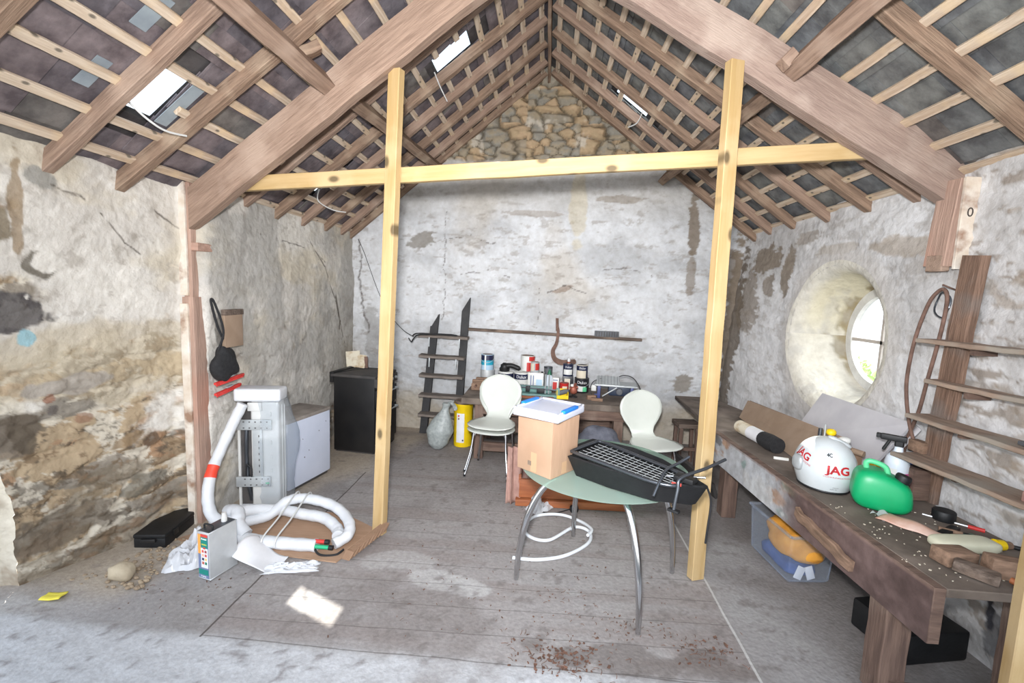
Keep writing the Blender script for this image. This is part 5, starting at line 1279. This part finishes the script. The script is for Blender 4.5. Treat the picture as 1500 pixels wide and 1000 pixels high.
b = B(); b.blob((.16, .05, .285), (.035, .03, .022), .8, .8, 14, 8); b.out('buckle', 'can_white', t)
def onhelm(az, el, tilt=0.0):
    def f(co):
        x = co.x * math.cos(tilt) - co.y * math.sin(tilt); y = co.x * math.sin(tilt) + co.y * math.cos(tilt)
        a = az + x / .178; e = el + y / .165
        k = 1.008
        if e < 0:
            q = -math.sin(e); f = 1 - .20 * q ** 1.6
            return HC + Vector((HR.x * k * f * math.cos(a), HR.y * k * f * math.sin(a), -.130 * q))
        return HC + Vector((HR.x * k * math.cos(e) * math.cos(a), HR.y * k * math.cos(e) * math.sin(a), HR.z * k * math.sin(e)))
    return f
camaz = math.atan2(-2.965, -1.865) - R(8)
text(t, 'JAG', .060, 'letter_red', None, None, wrap=onhelm(camaz + .42, .14), bold=.002, sx=1.35)
text(t, 'COMMUNICATIONS', .0145, 'letter_red', None, None, wrap=onhelm(camaz + .42, -.12), sx=1.25)
text(t, 'JAG', .060, 'letter_red', None, None, wrap=onhelm(camaz - .85, .42, -.25), bold=.0016, sx=1.2)
text(t, 'COMMUNICATIONS', .0145, 'letter_red', None, None, wrap=onhelm(camaz - .85, .22, -.25), sx=1.1)
text(t, '4C', .03, 'letter_black', None, None, wrap=onhelm(camaz + .12, .62), bold=.001)
text(t, '4.5mm', .014, 'letter_black', None, None, wrap=onhelm(camaz + .42, -.72)); text(t, 'SIZE 58', .014, 'letter_black', None, None, wrap=onhelm(camaz + .36, -.86))
# green can
t = thing('fuel_can', 'squat bright green plastic fuel can with black cap on the right bench', 'fuel can', (1.985, 2.70, RT + .002), R(-28))
def gf(p):
    k = (p.z + .115) / .23
    return Vector((p.x * (1.0 - .10 * k * k) * (.86 + .14 * min(1, k * 3)), p.y * (1 - .18 * k * k) * (.86 + .14 * min(1, k * 3)), p.z - .055 * max(0, p.x + .02) / .16 * max(0, k)))
b = B(); b.blob((0, 0, .115), (.145, .115, .115), .5, .45, 44, 28, None, gf); b.out('body', 'green_can', t)
TB(t, 'handle', 'green_pale', spline([(-.07, .0, .20), (-.08, .0, .255), (-.05, .0, .268), (.01, .0, .245), (.025, .0, .19)], 6), .015, 12)
LT(t, 'cap', 'black_plastic', [(.035, 0), (.038, .03), (.034, .04), (0, .04)], (.085, -.01, .182), Euler((0, R(16), 0)), 20)
t = thing('spray_bottle', 'clear trigger spray bottle of pink liquid behind the green fuel can', 'spray bottle', (2.23, 2.93, RT), R(-38))
t.scale = (1.18, 1.18, 1.18)
LT(t, 'body', 'bottle_white', [(.05, 0), (.054, .012), (.054, .17), (.046, .205), (.02, .235), (.018, .26)], n=28)
b = B(); b.sheet(lambda u, v: Vector((.0552 * math.sin(-1.9 + 2.0 * u), -.0552 * math.cos(-1.9 + 2.0 * u), .02 + .13 * v)), 16, 1); b.out('label', 'can_white', t)
b = B(); b.sheet(lambda u, v: Vector((.0550 * math.sin(.0 + 1.5 * u), -.0550 * math.cos(.0 + 1.5 * u), .01 + .12 * v)), 16, 1); b.out('liquid_window', 'pink', t)
b = B(); b.sheet(lambda u, v: Vector((.0556 * math.sin(-.9 + .7 * u), -.0556 * math.cos(-.9 + .7 * u), .02 + .05 * v)), 10, 1); b.out('pink_band', 'pink', t)
text(t, 'MUC', .05, 'letter_black', None, None, wrap=lambda co: Vector((.0562 * math.sin(-1.05 - co.y / .056), -.0562 * math.cos(-1.05 - co.y / .056), .10 + co.x)), bold=.002)
b = B(); b.box((0, 0, .275), (.04, .035, .035), None, .006); b.box((-.025, 0, .30), (.11, .032, .032), None, .008, 2); b.box((-.05, 0, .262), (.014, .022, .075), Euler((0, R(22), 0)), .004); b.box((-.088, 0, .302), (.02, .024, .024), None, .003); b.out('trigger', 'black_plastic', t)
# board, cardboard, roll
def quad_board(name, lab, cat, A, Bp, Cp, D, th, m, extra=None):
    A, Bp, Cp, D = map(Vector, (A, Bp, Cp, D)); n = (Bp - A).cross(D - A).normalized() * th
    t = thing(name, lab, cat, A); b = B()
    f = [b.bm.verts.new(p - A) for p in (A, Bp, Cp, D)]; g = [b.bm.verts.new(p - A + n) for p in (A, Bp, Cp, D)]
    b.bm.faces.new(f[::-1]); b.bm.faces.new(g)
    for i in range(4): b.bm.faces.new((f[i], f[(i + 1) % 4], g[(i + 1) % 4], g[i]))
    b.out('panel', m, t, smooth=False); return t
M['board'] = mat('dusty white board', (206, 204, 206), (190, 188, 192), scale=3, rough=.7)
t = quad_board('white_board', 'large pale flat board leaning on the wall below the round window', 'board', (2.17, 4.02, RT + .004), (2.27, 3.22, RT + .004), (2.385, 3.03, 1.145), (2.385, 3.99, 1.13), .02, 'board')
b = B(); A = Vector((2.17, 4.02, RT)); q = [Vector(p) - A for p in ((2.265, 3.21, RT + .006), (2.225, 3.12, RT + .006), (2.365, 2.955, 1.13), (2.383, 3.02, 1.145))]
b.bm.faces.new([b.bm.verts.new(p) for p in q]); b.out('folded_edge', 'board', t, solid=.008)
t = quad_board('cardboard_strip', 'long folded brown cardboard leaning on the pale board behind the helmet', 'cardboard', (1.985, 4.62, RT + .004), (1.90, 3.22, RT + .004), (2.10, 3.28, .965), (2.09, 4.70, .885), .012, 'card_grey')
text(t, 'BOX', .05, 'ink', (.045, -.62, .09), (R(61), 0, R(-93.5)))
b = B(); A = Vector((1.985, 4.62, RT)); q = [Vector(p) - A for p in ((2.12, 4.68, RT + .006), (2.04, 3.26, RT + .006), (2.112, 3.28, .965), (2.10, 4.70, .885))]
b.bm.faces.new([b.bm.verts.new(p) for p in q]); b.out('rear_flap', 'card_grey', t, solid=.008)
t = thing('wrapped_roll', 'pale paper roll with black wrapped end lying on the right bench', 'roll', (1.765, 4.10, RT + .06))
dv = Vector((.075, -.52, 0)); 
TB(t, 'roll', 'paper_old', [(0, 0, 0), dv * .35], .055, 20); TB(t, 'sleeve', 'paper', [dv * .33, dv * .66], .0565, 20)
b = B(); b.tube([dv * .64, dv * .8, dv * 1.0], [.059, .066, .062], 18); b.out('black_wrap', 'black_cloth', t)
LT(None, 'tape_roll', 'yellow', [(.02, 0), (.03, 0), (.03, .03), (.02, .03), (.02, 0)], (1.93, 3.80, RT), None, 20, None, False); tag(B.last, 'small yellow roll lying between the paper roll and the cardboard', 'tape')
BX(None, 'marker', 'can_white', (1.80, 3.44, RT + .011), (.10, .02, .02), .005, Euler((0, 0, R(-15)))); tag(B.last, 'small white marker lying beside the black wrapped roll end', 'marker')
t = thing('red_canister', 'red canister with yellow top standing behind the helmet', 'canister', (1.945, 3.25, RT)); LT(t, 'body', 'red', [(.045, 0), (.05, .02), (.05, .20), (.03, .24), (.02, .25)]); LT(t, 'nozzle', 'dark_metal', [(.014, .25), (.014, .31), (0, .31)]); LT(t, 'bail', 'steel', [(.006, .25), (.006, .34)], (.03, 0, 0)); b = B(); b.blob((.06, -.02, .29), (.03, .03, .025), .9, .9, 14, 10); b.out('cap', 'yellow', t)
t = thing('yellow_brush', 'yellow bristled brush between the helmet and the green can', 'brush', (2.13, 2.99, RT), R(30))
BX(t, 'block', 'can_cream', (0, 0, .055), (.10, .05, .11), .006)
b = B()
for i in range(6):
    for j in range(3): b.tube([(-.04 + .016 * i, -.015 + .015 * j, .10), (-.055 + .02 * i, -.02 + .02 * j, .165)], .006, 6)
b.out('bristles', 'yellow', t)
TB(None, 'cardboard_tube', 'card_grey', [(2.02, 3.22, .93), (2.12, 3.06, .92)], .02, 14); tag(B.last, 'short hollow tube on top of the clutter behind the helmet', 'tube')
BX(None, 'clutter_box', 'card', (2.05, 3.17, RT + .09), (.18, .16, .18), .006, Euler((0, 0, R(25)))); tag(B.last, 'brown carton hidden behind the helmet under the short tube', 'box')
LT(None, 'plastic_puck', 'black_plastic', [(.05, 0), (.052, .005), (.052, .05), (.048, .055), (0, .055)], (2.26, 2.60, RT + .001)); tag(B.last, 'round black disc lying on the bench right of the green can', 'disc')
t = thing('paper_packet', 'torn pinkish paper packet lying on the bench before the green can', 'packet', (1.99, 2.46, RT + .004), R(-58))
b = B(); b.sheet(lambda u, v: Vector(((u - .5) * .27, (v - .5) * (.15 - .05 * u), .010 + .026 * math.sin(PI * u) ** .5 * math.sin(PI * v) + .003 * math.sin(11 * u + 3 * v))), 20, 12); M['packet'] = mat('pinkish packet', (196, 148, 128), (214, 186, 172), scale=9, rough=.7); b.out('packet', 'packet', t, solid=.003)
b = B(); b.sheet(lambda u, v: Vector((-.17 + .07 * u, (v - .5) * .11, .014 + .014 * math.sin(5 * u + 7 * v))), 8, 8); b.out('torn_end', 'milky_film', t)
t = thing('squeeze_bottle', 'cream plastic bottle with yellow cap lying flat at the bench end', 'bottle', (2.09, 2.275, RT + .032), R(4))
b = B(); b.blob((0, 0, 0), (.155, .055, .031), .45, .6, 32, 16); b.out('body', 'cream_plastic', t); b = B(); b.tube([(.15, 0, 0), (.19, 0, 0)], [.028, .024], 16); b.out('neck', 'yellow', t); b = B(); b.tube([(.19, 0, 0), (.225, 0, 0)], [.02, .018], 16); b.out('cap', 'brown_tool', t)
for nm, lab, pts, r, m in [('screwdriver', 'thin pale rod with red handle lying near the right wall on the bench', [(2.18, 2.64, RT + .008), (2.32, 2.52, RT + .008)], .005, 'tin'), ('file', 'dark flat file lying behind the cream bottle on the bench', [(2.20, 2.42, RT + .012), (2.44, 2.26, RT + .012)], .011, 'black_plastic')]:
    t = thing(nm, lab, 'tool', pts[0]); o0 = Vector(pts[0]); TB(t, 'shaft', m, [Vector(p) - o0 for p in pts], r, 8)
    if nm == 'screwdriver': d = Vector(pts[1]) - o0; TB(t, 'handle', 'red', [d, d * 1.35], .011, 10)
    else: d = Vector(pts[1]) - o0; TB(t, 'handle', 'brown_tool', [-d * .3, d * .02], .012, 10)
for i, (x, y, a, l, m, lab) in enumerate([(2.15, 2.44, .55, .20, 'black_plastic', 'black flat tool lying behind the pinkish packet'), (2.18, 2.38, .3, .16, 'green_dark', 'dark green flat tool lying behind the cream bottle')]):
    BX(None, 'flat_tool', m, (x, y, RT + .010), (l, .04, .018), .004, Euler((0, 0, a))); tag(B.last, lab, 'tool')
for i, (x, y, z, s_, a, m, lab) in enumerate([(1.93, 2.14, .035, (.16, .09, .07), .2, 'brown_tool', 'dusty wooden plane body at the near bench end beside the cream bottle'), (2.08, 2.05, .045, (.17, .07, .09), -.15, 'brown_tool', 'brown moulded wood block standing at the near bench end'),
                                         (1.93, 2.03, .03, (.15, .06, .05), -.75, 'grey_wood', 'grey angled wood wedge overhanging the near bench end'), (2.26, 2.04, .04, (.14, .05, .075), .25, 'grey_block', 'grey metal block at the near bench end by the pine post')]):
    BX(None, 'wood_block', m, (x, y, RT + z + .002), s_, .01, Euler((0, R(4), a))); tag(B.last, lab, 'block')
TB(None, 'curved_tool', 'orange_wood', spline([(2.03, 1.985, RT + .03), (2.07, 1.91, RT + .015), (2.11, 1.88, RT - .08), (2.14, 1.87, RT - .22)]), .014, 10); tag(B.last, 'curved reddish wooden tool hanging over the near bench end', 'tool')
BX(None, 'shavings', 'earth', (1.86, 2.35, RT + .001), (.01, .01, .004), 0) if False else None
b = B(); rs = random.Random(9)
for i in range(110):
    y = rs.uniform(1.98, 2.75); x = rs.uniform(1.70, 2.3); l = rs.uniform(.003, .010)
    b.box((x, y, RT + .003), (l, l * rs.uniform(.3, .8), .003), Euler((rs.uniform(-.3, .3), 0, rs.uniform(0, 3))))
tag(b.out('wood_shavings', 'can_cream'), 'scattered pale shavings and crumbs on the near end of the bench', 'shavings', kind='stuff')

# plank, shelves, hose on the right wall
t = thing('wall_shelves', 'rough plank leaning on the right wall with four board shelves nailed across', 'shelves', (0, 0, 0))
timber('plank', None, None, (2.385, 2.875, RT), (2.36, 2.745, 2.19), .05, .125, 'plank_wood', parent=t, upv=(0, 1, 0), seg=14, wob=.0025)
for i, (z, y0, dz, w) in enumerate([(1.695, 2.93, .0, .13), (1.455, 2.87, .01, .10), (1.235, 2.90, .005, .16), (.985, 2.93, .02, .19)]):
    timber('shelf', None, None, (2.305 - (w - .13) / 2, y0, z), (2.37 - (w - .13) / 2, 1.75, z + dz), w, .026, 'shelf_wood', parent=t, seg=14, wob=.003, seed=i)
    BX(t, 'shelf_bracket', 'bench_wood', (2.36, 2.62, z - .03), (.12, .03, .04), .003)
BX(None, 'flat_strip', 'grey_block', (2.33, 2.15, 1.262), (.06, .34, .02), .003); tag(B.last, 'grey flat strip lying on the third shelf down', 'strip')
BX(None, 'brick', 'pink_cloth', (2.29, 2.17, 1.035), (.07, .10, .05), .006); tag(B.last, 'pale pinkish piece lying on the lowest shelf', 'brick')
BX(None, 'wooden_box', 'bench_wood', (2.33, 2.95, RT + .10), (.13, .24, .19), .006); tag(B.last, 'dark wooden box under the lowest shelf behind the spray bottle', 'box')
b = B(); b.blob((0, 0, .02), (.05, .06, .03), .9, .9, 18, 12); tag(b.out('blue_ball', 'blue', loc=(2.32, 2.98, RT + .197)), 'blue rounded piece on the dark wooden box under the lowest shelf', 'ball')
BX(None, 'wood_block', 'brown_tool', (2.35, 2.93, 1.035), (.06, .10, .07), .006, Euler((0, 0, R(10)))); tag(B.last, 'small brown wood block on the lowest shelf against the plank', 'block')
TB(None, 'rubber_hose', 'rust', spline([(2.355, 3.06, .92), (2.35, 3.02, 1.09), (2.34, 2.96, 1.25), (2.325, 2.91, 1.45), (2.32, 2.86, 1.72), (2.33, 2.855, 1.90), (2.34, 2.88, 1.985), (2.345, 2.93, 2.0), (2.345, 3.0, 1.92), (2.34, 3.06, 1.70), (2.34, 3.085, 1.45), (2.34, 3.06, 1.28), (2.335, 3.0, 1.13), (2.34, 2.95, 1.02), (2.345, 2.955, .93)], 8), .0105, 10)
tag(B.last, 'long brown rubber hose looped over a nail beside the shelves', 'hose')
t = thing('wire_coil', 'small coil of grey wire hanging on a nail beside the plank', 'wire', (2.36, 2.92, 1.93)); TB(t, 'coil', 'dark_metal', [(.0 + .006 * math.sin(3 * a), .05 * math.cos(a), .075 * math.sin(a) - .02) for a in np.linspace(0, 6 * PI, 60)], .005, 6); TB(t, 'nail', 'rust', [(.06, -.01, .07), (-.03, -.02, .10)], .005, 6)

# tub under the bench
t = thing('storage_tub', 'cloudy blue plastic tub on the floor under the right bench', 'tub', (1.83, 3.27, .002), R(6))
b = B(); w, d, h = .30, .46, .34; k = 1.10
def rect(s_, z): return [b.bm.verts.new((x * s_ * w / 2, y * s_ * d / 2, z)) for x, y in ((-1, -1), (1, -1), (1, 1), (-1, 1))]
r0, r1 = rect(1, 0), rect(k, h); b.bm.faces.new(r0[::-1])
for i in range(4): b.bm.faces.new((r0[i], r0[(i + 1) % 4], r1[(i + 1) % 4], r1[i]))
bmesh.ops.bevel(b.bm, geom=[e for e in b.bm.edges if len(e.link_faces) == 2], offset=.02, segments=3, affect='EDGES'); b.out('tub', 'tub_plastic', t)
b = B()
for x in (-1, 1): b.box((x * w * k / 2, 0, h), (.02, d * k, .016), None, .003)
for y in (-1, 1): b.box((0, y * d * k / 2, h), (w * k, .02, .016), None, .003)
b.out('rim', 'tub_plastic', t)
lump('orange_cloth', 'orange cloth bundled in the upper part of the blue tub', 'cloth', (1.835, 3.235, .115), (.135, .205, .115), 'orange_cloth', 14, .5, 9, .7, R(6))
lump('blue_cloth', 'dark blue cloth lying at the bottom of the blue tub', 'cloth', (1.83, 3.27, .008), (.12, .185, .055), 'blue_cloth', 15, .3, 9, .6, R(6))
for i, (x, y, a) in enumerate([(1.80, 3.062, .4), (1.87, 3.07, -.3)]):
    BX(None, 'white_card', 'paper', (x, y, .065), (.055, .006, .09), .001, Euler((R(-4), a, R(6)))); tag(B.last, 'small pale card against the front side of the blue tub, ' + ('left one' if i == 0 else 'right one'), 'card')

# torn plastic strips hanging by the glass slates
for i, (pts, lab) in enumerate([([(-2.30, 2.42, 2.84), (-2.27, 2.50, 2.78), (-2.25, 2.60, 2.75), (-2.22, 2.72, 2.76)], 'torn white sealing strip hanging below the nearest glass slate'),
                                ([(-1.08, 4.2, 3.80), (-1.06, 4.32, 3.74), (-1.02, 4.46, 3.66)], 'torn white sealing strip hanging below the high left glass slate'),
                                ([(-2.28, 4.46, 2.83), (-2.30, 4.48, 2.72), (-2.22, 4.62, 2.66), (-2.14, 4.75, 2.66)], 'torn white sealing strip hanging below the low left glass slate behind the beam'),
                                ([(.92, 5.1, 3.83), (.88, 5.18, 3.74), (.80, 5.26, 3.72)], 'torn white sealing strip hanging below the right glass slate')]):
    TB(None, 'sealing_strip', 'white_plastic', spline(pts), .006, 6); tag(B.last, lab, 'strip')

# outside the window: a shrub
def leafy(name, lab, c, R_, n, seed):
    rs = random.Random(seed); t = thing(name, lab, 'shrub', c); b = B()
    for i in range(n):
        a, e = rs.uniform(0, 2 * PI), rs.uniform(-.2, 1.5); r = R_ * rs.uniform(.35, 1)
        p = Vector((r * math.cos(e) * math.cos(a), r * math.cos(e) * math.sin(a), .75 + r * math.sin(e) * 1.1)); l = rs.uniform(.04, .08)
        q = Quaternion((rs.gauss(0, 1), rs.gauss(0, 1), rs.gauss(0, 1), rs.gauss(0, 1))).normalized()
        b.bm.faces.new([b.bm.verts.new(p + q @ Vector(v)) for v in ((-l, 0, 0), (0, -l * .45, .01), (l, 0, 0), (0, l * .45, .01))])
    b.out('foliage', 'leaf', t, smooth=False)
    b = B()
    for k in range(6):
        a = k * 1.05; b.tube([(0, 0, -.03), (.1 * math.cos(a), .1 * math.sin(a), .5), (.35 * R_ * math.cos(a), .35 * R_ * math.sin(a), 1.0)], [.015, .011, .006], 6)
    b.out('stems', 'bench_wood', t)
leafy('shrub', 'green leafy shrub outside seen low through the round window', (4.0, 6.25, -.10), .52, 420, 4)

# litter on the floor
def litter(name, lab, m, zones, seed, cat):
    rs = random.Random(seed); b = B()
    for (x0, x1, y0, y1, n, l0, l1) in zones:
        for i in range(n):
            x, y = rs.triangular(x0, x1), rs.triangular(y0, y1); l = rs.uniform(l0, l1); a = rs.uniform(0, PI)
            if rs.random() < .5:
                b.box((x, y, .004), (l, l * rs.uniform(.25, .7), .004), Euler((rs.uniform(-.4, .4), rs.uniform(-.4, .4), a)))
            else:
                dx, dy = l * math.cos(a), l * math.sin(a)
                b.tube([(x - dx, y - dy, .003), (x + l * .2, y - l * .1, .008), (x + dx, y + dy, .003)], .0016, 4)
    tag(b.out(name, m, smooth=False), lab, cat, kind='stuff')
litter('leaf_litter', 'dry brown leaf bits and twigs scattered on the floor around the table', 'litter', [(-.2, .6, 2.05, 2.42, 120, .006, .02), (-.05, .35, 2.08, 2.3, 90, .006, .022), (.75, 1.15, 2.2, 2.5, 70, .006, .02), (-1.2, 1.3, 2.05, 3.3, 150, .004, .013), (-1.0, 1.4, 3.0, 4.8, 90, .004, .012), (.2, .9, 2.35, 2.6, 60, .005, .014), (-2.5, -1.6, 2.2, 2.7, 40, .004, .014)], 21, 'leaves')
rs = random.Random(31); b = B()
for i in range(190):
    y = rs.uniform(2.42, 3.0); x = -2.40 - .28 * abs(rs.gauss(0, .8)); x = max(x, -2.9 - .3 * (3 - y)); r = rs.uniform(.004, .02)
    b.blob((x, y, .004 + r * .3), (r, r * rs.uniform(.6, 1), r * .6), .9, .9, 7, 5)
tag(b.out('earth_crumbs', 'earth', smooth=False), 'loose earth and stone crumbs along the foot of the left wall', 'earth', kind='stuff')
